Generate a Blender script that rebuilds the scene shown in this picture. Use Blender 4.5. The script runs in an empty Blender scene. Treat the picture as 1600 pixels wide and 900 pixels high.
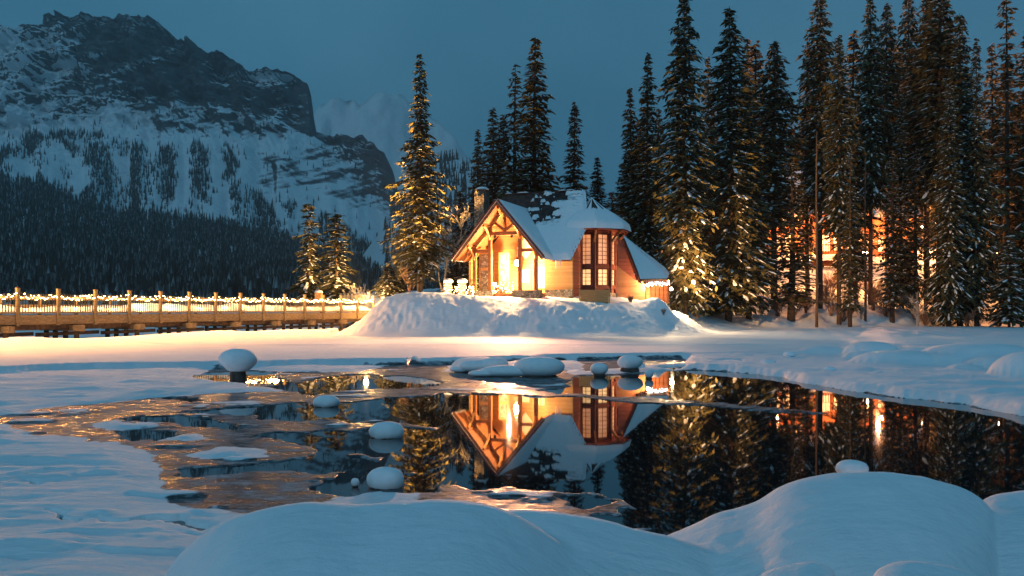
import bpy, math, random
import numpy as np
from mathutils import Vector, Matrix

random.seed(7)
RNG = np.random.default_rng(11)
scene = bpy.context.scene
COL = scene.collection

# ------------------------------------------------------------------ camera, sky, moon-soft daylight, exposure
F = 1244.0        # focal length in photo pixels (photo 1600 wide)
EYE = 2.35        # eye height above the open water
YH = 482.0        # photo row of the horizon
cam_data = bpy.data.cameras.new("camera")
cam = bpy.data.objects.new("camera", cam_data)
COL.objects.link(cam)
cam.location = (0, 0, EYE)
cam.rotation_euler = (math.radians(90), 0, 0)
cam_data.sensor_width = 36
cam_data.lens = F / 1600 * 36
cam_data.shift_y = (YH - 450) / 1600
cam_data.clip_start = 0.1
cam_data.clip_end = 20000
scene.camera = cam

SUN_EL, SUN_AZ = math.radians(28), math.radians(204)
world = bpy.data.worlds.new("World")
scene.world = world
world.use_nodes = True
wn = world.node_tree
wn.nodes.clear()
w_out = wn.nodes.new("ShaderNodeOutputWorld")
w_bg = wn.nodes.new("ShaderNodeBackground")
w_sky = wn.nodes.new("ShaderNodeTexSky")
w_sky.sky_type = 'NISHITA'
w_sky.sun_disc = False
w_sky.sun_elevation = SUN_EL
w_sky.sun_rotation = SUN_AZ
w_scale = wn.nodes.new("ShaderNodeVectorMath"); w_scale.operation = 'SCALE'
w_scale.inputs['Scale'].default_value = 0.004
w_tc = wn.nodes.new("ShaderNodeTexCoord")
w_noise = wn.nodes.new("ShaderNodeTexNoise")
w_noise.inputs['Scale'].default_value = 2.2
w_noise.inputs['Detail'].default_value = 5
w_ramp = wn.nodes.new("ShaderNodeValToRGB")        # dusk overcast: soft cloud tones
w_ramp.color_ramp.elements[0].position = 0.36
w_ramp.color_ramp.elements[0].color = (0.030, 0.136, 0.232, 1)
w_ramp.color_ramp.elements[1].position = 0.68
w_ramp.color_ramp.elements[1].color = (0.050, 0.184, 0.298, 1)
w_mix = wn.nodes.new("ShaderNodeMix"); w_mix.data_type = 'RGBA'
w_mix.inputs['Factor'].default_value = 0.88
wn.links.new(w_tc.outputs['Generated'], w_noise.inputs['Vector'])
wn.links.new(w_noise.outputs['Fac'], w_ramp.inputs['Fac'])
wn.links.new(w_sky.outputs[0], w_scale.inputs[0])
wn.links.new(w_scale.outputs[0], w_mix.inputs['A'])
wn.links.new(w_ramp.outputs[0], w_mix.inputs['B'])
wn.links.new(w_mix.outputs['Result'], w_bg.inputs['Color'])
w_bg.inputs['Strength'].default_value = 1.0
wn.links.new(w_bg.outputs[0], w_out.inputs[0])

sun_data = bpy.data.lights.new("dusk_sun", 'SUN')
sun_data.energy = 0.36
sun_data.angle = math.radians(14)
sun_data.color = (0.46, 0.78, 1.0)
sun = bpy.data.objects.new("dusk_sun", sun_data)
COL.objects.link(sun)
sun.rotation_euler = (math.radians(62), 0, math.radians(-24))

scene.view_settings.view_transform = 'Standard'
scene.view_settings.look = 'None'
scene.view_settings.exposure = 0.22
scene.view_settings.gamma = 1.0
scene.cycles.use_denoising = True
scene.cycles.max_bounces = 8
scene.cycles.volume_bounces = 0
scene.cycles.sample_clamp_indirect = 4.0
scene.cycles.use_light_tree = True
scene.cycles.caustics_reflective = False
scene.cycles.caustics_refractive = False

# ------------------------------------------------------------------ small helpers
def at(px, py, d):
    """a photo pixel at distance d -> a place in the world"""
    return Vector(((px - 800) / F * d, d, EYE + (YH - py) / F * d))

def sstep(a, b, x):
    t = np.clip((x - a) / (b - a), 0, 1)
    return t * t * (3 - 2 * t)

_TAB = np.random.default_rng(3).random((256, 256))
def vnoise(x, y):
    xi = np.floor(x).astype(int); yi = np.floor(y).astype(int)
    fx = x - xi; fy = y - yi
    fx = fx * fx * (3 - 2 * fx); fy = fy * fy * (3 - 2 * fy)
    a = _TAB[xi % 256, yi % 256]; b = _TAB[(xi + 1) % 256, yi % 256]
    c = _TAB[xi % 256, (yi + 1) % 256]; d = _TAB[(xi + 1) % 256, (yi + 1) % 256]
    return (a * (1 - fx) + b * fx) * (1 - fy) + (c * (1 - fx) + d * fx) * fy

def fbm(x, y, oct=4, gain=0.5):
    s = 0; a = 1; t = 0
    for i in range(oct):
        s = s + a * vnoise(x * 2 ** i + 17.3 * i, y * 2 ** i + 9.1 * i); t += a; a *= gain
    return s / t          # 0..1

def tag(o, label=None, cat=None, group=None, kind=None):
    if label: o['label'] = label
    if cat: o['category'] = cat
    if group: o['group'] = group
    if kind: o['kind'] = kind
    return o

def empty(name, loc, rz=0.0):
    o = bpy.data.objects.new(name, None)
    COL.objects.link(o)
    o.location = loc
    o.rotation_euler = (0, 0, rz)
    o.empty_display_size = 0.3
    return o

def link(name, me, parent=None):
    o = bpy.data.objects.new(name, me)
    COL.objects.link(o)
    if parent: o.parent = parent
    return o

class MB:
    """collects shapes, then links them as ONE mesh object"""
    def __init__(self, off=(0, 0, 0)):
        self.v = []; self.f = []; self.off = Vector(off)
    def add(self, vs, fs):
        b = len(self.v)
        self.v += [tuple(Vector(p) - self.off) for p in vs]
        self.f += [tuple(b + i for i in f) for f in fs]
    def obox(self, c, ax, h):
        c = Vector(c); x, y, z = [Vector(a) * s for a, s in zip(ax, h)]
        vs = [c + x * i + y * j + z * k for i in (-1, 1) for j in (-1, 1) for k in (-1, 1)]
        self.add(vs, [(0, 1, 3, 2), (4, 6, 7, 5), (0, 4, 5, 1), (2, 3, 7, 6), (0, 2, 6, 4), (1, 5, 7, 3)])
    def box(self, x0, x1, y0, y1, z0, z1):
        self.obox(((x0 + x1) / 2, (y0 + y1) / 2, (z0 + z1) / 2), ((1, 0, 0), (0, 1, 0), (0, 0, 1)),
                  ((x1 - x0) / 2, (y1 - y0) / 2, (z1 - z0) / 2))
    def bar(self, a, b, w, h=None, up=(0, 0, 1)):
        """rectangular beam from a to b"""
        a = Vector(a); b = Vector(b); d = (b - a)
        L = d.length; d.normalize(); u = Vector(up)
        s = d.cross(u)
        if s.length < 1e-4: s = d.cross(Vector((1, 0, 0)))
        s.normalize(); u = s.cross(d)
        self.obox((a + b) / 2, (d, s, u), (L / 2, w / 2, (h or w) / 2))
    def tube(self, pts, rs, n=6, cap=True):
        pts = [Vector(p) for p in pts]; b = len(self.v); k = len(pts)
        for i, p in enumerate(pts):
            d = (pts[min(i + 1, k - 1)] - pts[max(i - 1, 0)]).normalized()
            s = d.cross(Vector((0, 1, 0.01)) if abs(d.y) < 0.9 else Vector((1, 0, 0))).normalized()
            u = s.cross(d)
            for j in range(n):
                t = 2 * math.pi * j / n
                self.v.append(tuple(p + s * math.cos(t) * rs[i] + u * math.sin(t) * rs[i] - self.off))
        for i in range(k - 1):
            for j in range(n):
                a0 = b + i * n + j; a1 = b + i * n + (j + 1) % n
                self.f.append((a0, a1, a1 + n, a0 + n))
        if cap:
            self.f.append(tuple(b + j for j in range(n))[::-1])
            self.f.append(tuple(b + (k - 1) * n + j for j in range(n)))
    def slab(self, poly, t):
        """planar polygon thickened downwards along its normal"""
        p = [Vector(q) for q in poly]
        nrm = (p[1] - p[0]).cross(p[2] - p[0]).normalized()
        if nrm.z < 0: nrm = -nrm
        n = len(p)
        self.add(p + [q - nrm * t for q in p],
                 [tuple(range(n)), tuple(range(2 * n - 1, n - 1, -1))] +
                 [(i, i + n, (i + 1) % n + n, (i + 1) % n) for i in range(n)])
    def wall(self, poly, dvec):
        """polygon extruded by a vector"""
        p = [Vector(q) for q in poly]; n = len(p); d = Vector(dvec)
        self.add(p + [q + d for q in p],
                 [tuple(range(n)), tuple(range(2 * n - 1, n - 1, -1))] +
                 [(i, i + n, (i + 1) % n + n, (i + 1) % n) for i in range(n)])
    def lathe(self, c, prof, n=16):
        c = Vector(c); b = len(self.v); k = len(prof)
        for r, z in prof:
            for j in range(n):
                t = 2 * math.pi * j / n
                self.v.append(tuple(c + Vector((r * math.cos(t), r * math.sin(t), z)) - self.off))
        for i in range(k - 1):
            for j in range(n):
                a0 = b + i * n + j; a1 = b + i * n + (j + 1) % n
                self.f.append((a0, a1, a1 + n, a0 + n))
        self.f.append(tuple(b + j for j in range(n))[::-1])
        self.f.append(tuple(b + (k - 1) * n + j for j in range(n)))
    def octa(self, c, r):
        c = Vector(c)
        self.add([c + Vector(q) * r for q in ((1, 0, 0), (-1, 0, 0), (0, 1, 0), (0, -1, 0), (0, 0, 1), (0, 0, -1))],
                 [(0, 2, 4), (2, 1, 4), (1, 3, 4), (3, 0, 4), (2, 0, 5), (1, 2, 5), (3, 1, 5), (0, 3, 5)])
    def mesh(self, name, mat, smooth=False):
        me = bpy.data.meshes.new(name)
        me.from_pydata(self.v, [], self.f)
        me.materials.append(mat)
        if smooth: me.polygons.foreach_set('use_smooth', [True] * len(me.polygons))
        me.update()
        return me
    def build(self, name, mat, parent=None, smooth=False):
        return link(name, self.mesh(name, mat, smooth), parent)

def np_mesh(name, v, quads=None, tris=None, mats=(), smooth=True, attrs=None, mat_index=None):
    """mesh from numpy arrays; attrs are per-vertex floats"""
    me = bpy.data.meshes.new(name)
    v = np.asarray(v, dtype=np.float32)
    loops = []; starts = []; n = 0; nf = 0
    if quads is not None and len(quads):
        q = np.asarray(quads, dtype=np.int32); loops.append(q.ravel())
        starts.append(n + 4 * np.arange(len(q))); n += q.size; nf += len(q)
    if tris is not None and len(tris):
        q = np.asarray(tris, dtype=np.int32); loops.append(q.ravel())
        starts.append(n + 3 * np.arange(len(q))); n += q.size; nf += len(q)
    loops = np.concatenate(loops); starts = np.concatenate(starts).astype(np.int32)
    me.vertices.add(len(v)); me.vertices.foreach_set('co', v.ravel())
    me.loops.add(n); me.loops.foreach_set('vertex_index', loops)
    me.polygons.add(nf); me.polygons.foreach_set('loop_start', starts)
    for m in mats: me.materials.append(m)
    if mat_index is not None: me.polygons.foreach_set('material_index', np.asarray(mat_index, dtype=np.int32))
    me.polygons.foreach_set('use_smooth', np.full(nf, smooth))
    for k, a in (attrs or {}).items():
        at_ = me.attributes.new(k, 'FLOAT', 'POINT'); at_.data.foreach_set('value', np.asarray(a, dtype=np.float32))
    me.update(calc_edges=True)
    me.validate()
    return me

def grid_quads(nr, nc):
    i = np.arange(nr - 1)[:, None] * nc + np.arange(nc - 1)[None, :]
    i = i.ravel()
    return np.stack([i, i + 1, i + 1 + nc, i + nc], 1)

# ------------------------------------------------------------------ materials
def new_mat(name):
    m = bpy.data.materials.new(name); m.use_nodes = True
    return m, m.node_tree, m.node_tree.nodes['Principled BSDF']

def mixrgb(nt, fac, a, b):
    n = nt.nodes.new('ShaderNodeMix'); n.data_type = 'RGBA'
    for key, val in (('Factor', fac), ('A', a), ('B', b)):
        if hasattr(val, 'is_output'): nt.links.new(val, n.inputs[key])
        elif isinstance(val, (int, float)): n.inputs[key].default_value = val
        else: n.inputs[key].default_value = (*val, 1)
    return n.outputs['Result']

def coords(nt, scale=(1, 1, 1), kind='Object'):
    tc = nt.nodes.new('ShaderNodeTexCoord'); mp = nt.nodes.new('ShaderNodeMapping')
    mp.inputs['Scale'].default_value = scale
    nt.links.new(tc.outputs[kind], mp.inputs['Vector'])
    return mp.outputs[0]

def noise(nt, vec, scale, detail=4, rough=0.6):
    n = nt.nodes.new('ShaderNodeTexNoise')
    n.inputs['Scale'].default_value = scale; n.inputs['Detail'].default_value = detail
    n.inputs['Roughness'].default_value = rough
    if vec is not None: nt.links.new(vec, n.inputs['Vector'])
    return n.outputs['Fac']

def ramp(nt, fac, p0, p1, c0=(0, 0, 0), c1=(1, 1, 1)):
    r = nt.nodes.new('ShaderNodeValToRGB')
    r.color_ramp.elements[0].position = p0; r.color_ramp.elements[0].color = (*c0, 1)
    r.color_ramp.elements[1].position = p1; r.color_ramp.elements[1].color = (*c1, 1)
    nt.links.new(fac, r.inputs['Fac'])
    return r.outputs['Color']

def bump(nt, bsdf, h, strength=0.3, dist=0.05, prev=None):
    b = nt.nodes.new('ShaderNodeBump')
    b.inputs['Strength'].default_value = strength; b.inputs['Distance'].default_value = dist
    nt.links.new(h, b.inputs['Height'])
    if prev is not None: nt.links.new(prev, b.inputs['Normal'])
    nt.links.new(b.outputs[0], bsdf.inputs['Normal'])
    return b.outputs[0]

def plain(name, c0, c1, scale=(1, 1, 1), ns=3.0, rough=0.7, bs=0.3, bd=0.03, spec=0.3, p=(0.35, 0.68)):
    m, nt, b = new_mat(name)
    vec = coords(nt, scale)
    f = noise(nt, vec, ns, 6)
    nt.links.new(ramp(nt, f, p[0], p[1], c0, c1), b.inputs['Base Color'])
    b.inputs['Roughness'].default_value = rough
    b.inputs['Specular IOR Level'].default_value = spec
    if bs: bump(nt, b, f, bs, bd)
    return m

def emitter(name, col, strength, vary=0.0):
    m, nt, b = new_mat(name)
    b.inputs['Base Color'].default_value = (0.6, 0.5, 0.4, 1)
    b.inputs['Emission Strength'].default_value = strength
    if vary:
        f = noise(nt, coords(nt), 1.6, 3)
        c = ramp(nt, f, 0.3, 0.75, [x * (1 - vary) for x in col], col)
        nt.links.new(c, b.inputs['Emission Color'])
    else:
        b.inputs['Emission Color'].default_value = (*col, 1)
    return m

M = {}
M['snow'] = plain('snow', (0.80, 0.83, 0.86), (0.88, 0.90, 0.92), ns=6, rough=0.75, bs=0.25, bd=0.05, spec=0.2)
M['timber'] = plain('timber', (0.16, 0.055, 0.022), (0.30, 0.115, 0.045), (1, 1, 6), ns=3, rough=0.6)
M['dark_timber'] = plain('dark_timber', (0.13, 0.028, 0.016), (0.25, 0.058, 0.032), (3, 3, 1), ns=3, rough=0.65)
M['pine'] = plain('pine_boards', (0.42, 0.20, 0.07), (0.60, 0.33, 0.13), (1, 1, 8), ns=2.5, rough=0.6)
M['weathered'] = plain('weathered_boards', (0.22, 0.14, 0.07), (0.40, 0.27, 0.14), (2, 2, 6), ns=2.2, rough=0.8, bs=0.5)
M['underdeck_timber'] = plain('underdeck_timber', (0.05, 0.03, 0.02), (0.13, 0.08, 0.05), (2, 2, 2), ns=2.2, rough=0.8, bs=0.5)  # darker brown than the weathered boards, for parts below the deck
M['shingle'] = plain('cedar_shingle', (0.020, 0.018, 0.018), (0.075, 0.062, 0.058), ns=2.5, rough=0.85, bs=0.5)
M['bark'] = plain('bark', (0.045, 0.030, 0.022), (0.13, 0.085, 0.06), (4, 4, 1), ns=3, rough=0.9, bs=0.8, bd=0.08)
M['twig'] = plain('twig', (0.14, 0.07, 0.045), (0.32, 0.19, 0.13), ns=4, rough=0.9, bs=0)
M['frosty_twig'] = plain('frosty_twig', (0.20, 0.15, 0.11), (0.72, 0.66, 0.60), ns=5, rough=0.9, bs=0)
M['rock'] = plain('lake_rock', (0.025, 0.020, 0.018), (0.12, 0.09, 0.075), ns=5, rough=0.6, bs=0.8, bd=0.1)
M['metal'] = plain('black_metal', (0.01, 0.01, 0.01), (0.03, 0.03, 0.03), ns=9, rough=0.5, bs=0.1)
M['bulb'] = emitter('warm_bulb', (1.0, 0.62, 0.22), 45)
M['lamp'] = emitter('lamp_glass', (1.0, 0.80, 0.48), 30)
M['white_bulb'] = emitter('cool_bulb', (0.85, 0.95, 0.9), 18)
M['pane_upper'] = emitter('lit_pane_orange', (1.0, 0.36, 0.12), 0.85, 0.45)
M['pane_lower'] = emitter('lit_pane_yellow', (1.0, 0.56, 0.20), 1.5, 0.5)
M['pane_lodge'] = emitter('lit_pane_lodge', (1.0, 0.52, 0.20), 3.2, 0.5)

def stone_mat():
    m, nt, b = new_mat('field_stone')
    vec = coords(nt)
    v = nt.nodes.new('ShaderNodeTexVoronoi'); v.inputs['Scale'].default_value = 4.5
    nt.links.new(vec, v.inputs['Vector'])
    hs = nt.nodes.new('ShaderNodeSeparateColor'); nt.links.new(v.outputs['Color'], hs.inputs[0])
    c = ramp(nt, hs.outputs[0], 0.1, 0.9, (0.16, 0.12, 0.09), (0.46, 0.40, 0.32))
    e = nt.nodes.new('ShaderNodeTexVoronoi'); e.feature = 'DISTANCE_TO_EDGE'; e.inputs['Scale'].default_value = 4.5
    nt.links.new(vec, e.inputs['Vector'])
    j = ramp(nt, e.outputs['Distance'], 0.02, 0.09)
    nt.links.new(mixrgb(nt, j, (0.10, 0.085, 0.07), c), b.inputs['Base Color'])
    b.inputs['Roughness'].default_value = 0.85
    bump(nt, b, j, 0.9, 0.06)
    return m
M['stone'] = stone_mat()

def board_mat(name, c0, c1, pitch, axis='z'):
    """narrow boards: colour per board and a recessed joint, finer than a photo pixel or two"""
    m, nt, b = new_mat(name)
    tc = nt.nodes.new('ShaderNodeTexCoord'); sp = nt.nodes.new('ShaderNodeSeparateXYZ')
    nt.links.new(tc.outputs['Object'], sp.inputs[0])
    mu = nt.nodes.new('ShaderNodeMath'); mu.operation = 'DIVIDE'; mu.inputs[1].default_value = pitch
    nt.links.new(sp.outputs['XYZ'.index(axis.upper())], mu.inputs[0])
    fl = nt.nodes.new('ShaderNodeMath'); fl.operation = 'FLOOR'; nt.links.new(mu.outputs[0], fl.inputs[0])
    fr = nt.nodes.new('ShaderNodeMath'); fr.operation = 'FRACT'; nt.links.new(mu.outputs[0], fr.inputs[0])
    wn_ = nt.nodes.new('ShaderNodeTexWhiteNoise'); wn_.noise_dimensions = '1D'; nt.links.new(fl.outputs[0], wn_.inputs['W'])
    f = noise(nt, coords(nt, (2, 2, 6)), 2.5, 5)
    ad = nt.nodes.new('ShaderNodeMath'); ad.operation = 'MULTIPLY_ADD'; ad.inputs[1].default_value = 0.5
    nt.links.new(wn_.outputs['Value'], ad.inputs[0])
    h = nt.nodes.new('ShaderNodeMath'); h.operation = 'MULTIPLY'; h.inputs[1].default_value = 0.5
    nt.links.new(f, h.inputs[0]); nt.links.new(h.outputs[0], ad.inputs[2])
    nt.links.new(ramp(nt, ad.outputs[0], 0.15, 0.85, c0, c1), b.inputs['Base Color'])
    b.inputs['Roughness'].default_value = 0.7
    bump(nt, b, ramp(nt, fr.outputs[0], 0.0, 0.12), 0.8, 0.03)
    return m
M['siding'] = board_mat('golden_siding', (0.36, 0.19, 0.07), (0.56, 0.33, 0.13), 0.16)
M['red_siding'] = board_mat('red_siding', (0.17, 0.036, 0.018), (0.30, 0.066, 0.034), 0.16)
M['orange_siding'] = board_mat('orange_siding', (0.30, 0.085, 0.025), (0.46, 0.15, 0.05), 0.14)
M['wing_siding'] = board_mat('pale_orange_siding', (0.36, 0.13, 0.045), (0.52, 0.21, 0.08), 0.2)

def needle_mat(name, c0, c1):
    m, nt, b = new_mat(name)
    a = nt.nodes.new('ShaderNodeAttribute'); a.attribute_name = 'tint'
    nt.links.new(ramp(nt, a.outputs['Fac'], 0.0, 1.0, c0, c1), b.inputs['Base Color'])
    b.inputs['Roughness'].default_value = 0.75
    b.inputs['Specular IOR Level'].default_value = 0.15
    return m
M['needles'] = needle_mat('spruce_needles', (0.030, 0.034, 0.018), (0.125, 0.105, 0.046))

def forest_mat():
    m, nt, b = new_mat('far_forest')
    a = nt.nodes.new('ShaderNodeAttribute'); a.attribute_name = 'snowy'
    nt.links.new(mixrgb(nt, a.outputs['Fac'], (0.022, 0.034, 0.030), (0.60, 0.66, 0.70)), b.inputs['Base Color'])
    b.inputs['Roughness'].default_value = 0.9
    b.inputs['Specular IOR Level'].default_value = 0.1
    return m
M['forest'] = forest_mat()

def mountain_mat():
    m, nt, b = new_mat('mountain_rock_and_snow')
    a = nt.nodes.new('ShaderNodeAttribute'); a.attribute_name = 'rock'
    vec = coords(nt, (1, 1, 1.6))
    f = noise(nt, vec, 0.022, 9, 0.68)
    g = noise(nt, coords(nt, (0.5, 0.5, 3)), 0.02, 6, 0.65)
    ma = nt.nodes.new('ShaderNodeMath'); ma.operation = 'MULTIPLY_ADD'
    ma.inputs[1].default_value = 1.0
    su = nt.nodes.new('ShaderNodeMath'); su.operation = 'SUBTRACT'; su.inputs[1].default_value = 0.5
    nt.links.new(f, su.inputs[0]); nt.links.new(su.outputs[0], ma.inputs[0]); nt.links.new(a.outputs['Fac'], ma.inputs[2])
    k = ramp(nt, ma.outputs[0], 0.42, 0.58)
    rc = ramp(nt, g, 0.3, 0.7, (0.040, 0.045, 0.052), (0.12, 0.125, 0.13))
    nt.links.new(mixrgb(nt, k, (0.78, 0.81, 0.84), rc), b.inputs['Base Color'])
    b.inputs['Roughness'].default_value = 0.9
    b.inputs['Specular IOR Level'].default_value = 0.1
    bump(nt, b, f, 0.9, 14.0)
    return m
M['mountain'] = mountain_mat()

def ground_mat():
    """snow over thin grey lake ice; the attribute 'ice' says where the snow has gone"""
    m, nt, b = new_mat('snow_and_ice')
    out = nt.nodes['Material Output']
    ice = nt.nodes.new('ShaderNodeBsdfPrincipled')
    a = nt.nodes.new('ShaderNodeAttribute'); a.attribute_name = 'ice'
    vec = coords(nt)
    wind = coords(nt, (0.55, 1.5, 1))
    n1 = noise(nt, wind, 3.0, 7, 0.62)
    n2 = noise(nt, vec, 14, 5, 0.7)
    n3 = noise(nt, vec, 0.7, 4)
    nt.links.new(ramp(nt, n3, 0.3, 0.7, (0.79, 0.82, 0.85), (0.88, 0.90, 0.92)), b.inputs['Base Color'])
    b.inputs['Roughness'].default_value = 0.7
    b.inputs['Specular IOR Level'].default_value = 0.25
    r = nt.nodes.new('ShaderNodeAttribute'); r.attribute_name = 'rough'
    bm = nt.nodes.new('ShaderNodeBump'); bm.inputs['Distance'].default_value = 0.07
    nt.links.new(r.outputs['Fac'], bm.inputs['Strength']); nt.links.new(n1, bm.inputs['Height'])
    bump(nt, b, n2, 0.6, 0.02, bm.outputs[0])
    # thin ice: dark, glazed, dusted with frost in patches
    fr = noise(nt, coords(nt, (0.8, 2.0, 1)), 2.0, 12, 0.82)
    frost = ramp(nt, fr, 0.47, 0.60)
    sp = ramp(nt, noise(nt, coords(nt, (1, 2.4, 1)), 26, 4, 0.8), 0.46, 0.62)
    spk = nt.nodes.new('ShaderNodeMath'); spk.operation = 'MULTIPLY_ADD'; spk.inputs[1].default_value = 0.55; spk.inputs[2].default_value = 0.0
    nt.links.new(sp, spk.inputs[0])
    mxf = nt.nodes.new('ShaderNodeMath'); mxf.operation = 'MULTIPLY_ADD'; mxf.use_clamp = True
    nt.links.new(frost, mxf.inputs[0]); mxf.inputs[1].default_value = 0.65; 
    pr = nt.nodes.new('ShaderNodeMath'); pr.operation = 'MULTIPLY'; nt.links.new(spk.outputs[0], pr.inputs[0])
    ad2 = nt.nodes.new('ShaderNodeMath'); ad2.operation = 'ADD'; ad2.inputs[1].default_value = 0.25; nt.links.new(frost, ad2.inputs[0]); nt.links.new(ad2.outputs[0], pr.inputs[1])
    nt.links.new(pr.outputs[0], mxf.inputs[2])
    nt.links.new(mixrgb(nt, mxf.outputs[0], (0.026, 0.032, 0.036), (0.46, 0.49, 0.52)), ice.inputs['Base Color'])
    ro = ramp(nt, fr, 0.44, 0.58, (0.20, 0.20, 0.20), (0.75, 0.75, 0.75))
    nt.links.new(ro, ice.inputs['Roughness'])
    ice.inputs['IOR'].default_value = 1.31
    ice.inputs['Specular IOR Level'].default_value = 0.10
    bump(nt, ice, noise(nt, coords(nt, (1, 1.6, 1)), 11, 8, 0.8), 0.22, 0.02)
    # ragged border between snow and ice
    ma = nt.nodes.new('ShaderNodeMath'); ma.operation = 'MULTIPLY_ADD'; ma.inputs[1].default_value = 0.9
    su = nt.nodes.new('ShaderNodeMath'); su.operation = 'SUBTRACT'; su.inputs[1].default_value = 0.5
    nt.links.new(n1, su.inputs[0]); nt.links.new(su.outputs[0], ma.inputs[0]); nt.links.new(a.outputs['Fac'], ma.inputs[2])
    k = ramp(nt, ma.outputs[0], 0.40, 0.60)
    mx = nt.nodes.new('ShaderNodeMixShader')
    nt.links.new(k, mx.inputs[0]); nt.links.new(b.outputs[0], mx.inputs[1]); nt.links.new(ice.outputs[0], mx.inputs[2])
    nt.links.new(mx.outputs[0], out.inputs['Surface'])
    return m
M['ground'] = ground_mat()

def water_mat():
    m, nt, b = new_mat('still_water')
    b.inputs['Base Color'].default_value = (0.004, 0.010, 0.014, 1)
    b.inputs['Roughness'].default_value = 0.02
    b.inputs['IOR'].default_value = 1.75
    b.inputs['Specular IOR Level'].default_value = 0.6
    bump(nt, b, noise(nt, coords(nt, (1, 0.5, 1)), 1.6, 2), 0.02, 0.02)
    return m
M['water'] = water_mat()

def point_light(name, loc, watts, col=(1, 0.55, 0.2), radius=0.12, parent=None):
    d = bpy.data.lights.new(name, 'POINT'); d.energy = watts; d.color = col; d.shadow_soft_size = radius
    o = bpy.data.objects.new(name, d); COL.objects.link(o)
    if parent:
        o.parent = parent
        o.location = parent_inv(parent) @ Vector(loc)
    else:
        o.location = loc
    return o

def spot_light(name, loc, aim, watts, col, cone, blend=0.5, radius=0.15):
    d = bpy.data.lights.new(name, 'SPOT'); d.energy = watts; d.color = col; d.shadow_soft_size = radius
    d.spot_size = math.radians(cone); d.spot_blend = blend
    o = bpy.data.objects.new(name, d); COL.objects.link(o)
    o.location = loc
    o.rotation_euler = (Vector(aim) - Vector(loc)).to_track_quat('-Z', 'Y').to_euler()
    return o

def parent_inv(p):
    return (Matrix.Translation(p.location) @ p.rotation_euler.to_matrix().to_4x4()).inverted()
# ------------------------------------------------------------------ the ground: pond ice, lake snow, island, wooded bank
def plan(pts):
    """photo pixels on the water level -> plan coordinates"""
    out = []
    for px, py in pts:
        d = EYE * F / (py - YH)
        out.append(((px - 800) / F * d, d))
    return np.array(out)

def poly_sdf(X, Y, poly, reach=1.5):
    """signed distance (negative inside), only worked out near the polygon"""
    res = np.full(X.shape, 9.0)
    lo = poly.min(0) - reach; hi = poly.max(0) + reach
    m = (X > lo[0]) & (X < hi[0]) & (Y > lo[1]) & (Y < hi[1])
    if not m.any(): return res
    x = X[m]; y = Y[m]
    d2 = np.full(x.shape, 1e9); ins = np.zeros(x.shape, bool)
    n = len(poly)
    for i in range(n):
        ax, ay = poly[i]; bx, by = poly[(i + 1) % n]
        ex, ey = bx - ax, by - ay
        t = np.clip(((x - ax) * ex + (y - ay) * ey) / (ex * ex + ey * ey + 1e-9), 0, 1)
        d2 = np.minimum(d2, (x - ax - t * ex) ** 2 + (y - ay - t * ey) ** 2)
        c = (ay > y) != (by > y)
        if ey != 0: ins ^= c & (x < ax + (y - ay) * ex / ey)
    s = np.sqrt(d2); s[ins] *= -1
    res[m] = s
    return res

OPEN_WATER = [plan(p) for p in [
    # the main pool, with the chalet's reflection
    [(640, 616), (700, 613), (790, 616), (880, 609), (884, 596), (905, 589), (950, 587), (985, 585), (1040, 580), (1090, 579), (1150, 584),
     (1215, 589), (1250, 600), (1320, 611), (1400, 621), (1500, 634), (1600, 652), (1750, 690), (1700, 760), (1560, 830), (1300, 850),
     (1050, 850), (900, 828), (880, 812), (960, 806), (993, 797), (978, 783), (940, 773), (872, 767), (760, 765), (700, 757),
     (690, 773), (640, 780), (560, 777), (515, 772), (480, 764), (512, 749), (560, 741), (600, 742), (640, 744), (650, 738),
     (560, 738), (480, 737), (360, 741), (285, 743), (276, 737), (360, 729), (480, 721), (497, 713), (496, 701), (474, 688),
     (402, 683), (432, 677), (480, 680), (497, 678), (532, 674), (560, 672), (600, 664), (520, 655), (474, 658),
     (352, 646), (286, 646), (352, 636), (472, 631), (492, 634), (560, 627)],
    [(420, 604), (470, 598), (516, 589), (572, 586), (640, 590), (690, 598), (650, 606), (576, 608), (530, 613), (490, 617)],
    [(300, 592), (322, 584), (372, 581), (421, 584), (424, 592), (470, 600), (400, 600), (345, 598)],
    [(258, 625), (290, 622), (322, 625), (300, 629)],
    [(176, 655), (224, 651), (288, 652), (352, 662), (368, 669), (312, 667), (240, 662)],
    [(184, 676), (208, 672), (256, 676), (286, 681), (256, 690), (210, 689)],
    [(876, 780), (905, 776), (940, 779), (962, 786), (930, 794), (895, 793)],
    [(1112, 571), (1130, 569), (1160, 570), (1150, 573), (1120, 573)],
    [(1020, 576), (1060, 572), (1085, 574), (1050, 578)],
    [(62, 810), (120, 813.5), (200, 815.5), (262, 819), (322, 828), (312, 832), (250, 823.5), (180, 819.5), (110, 816.5)],
    [(28, 757), (48, 757.5), (66, 761), (60, 764), (40, 761)],
    [(1030, 833), (1060, 826), (1080, 830), (1050, 842)],
]]
ICE_SLIVERS = [plan(p) for p in [
    [(575, 616), (620, 609), (700, 606), (790, 611), (880, 615), (1000, 620), (1100, 628), (1200, 636), (1290, 645), (1270, 648), (1150, 639),
     (1060, 632), (960, 626), (880, 620), (780, 617), (690, 616), (620, 620)],
    [(540, 660), (590, 655), (640, 662), (715, 673), (660, 673), (590, 671)],
    [(520, 714), (570, 711), (615, 714), (608, 719), (545, 718)],
    [(940, 832), (1000, 829), (1032, 831), (980, 836)],
]]
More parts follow.
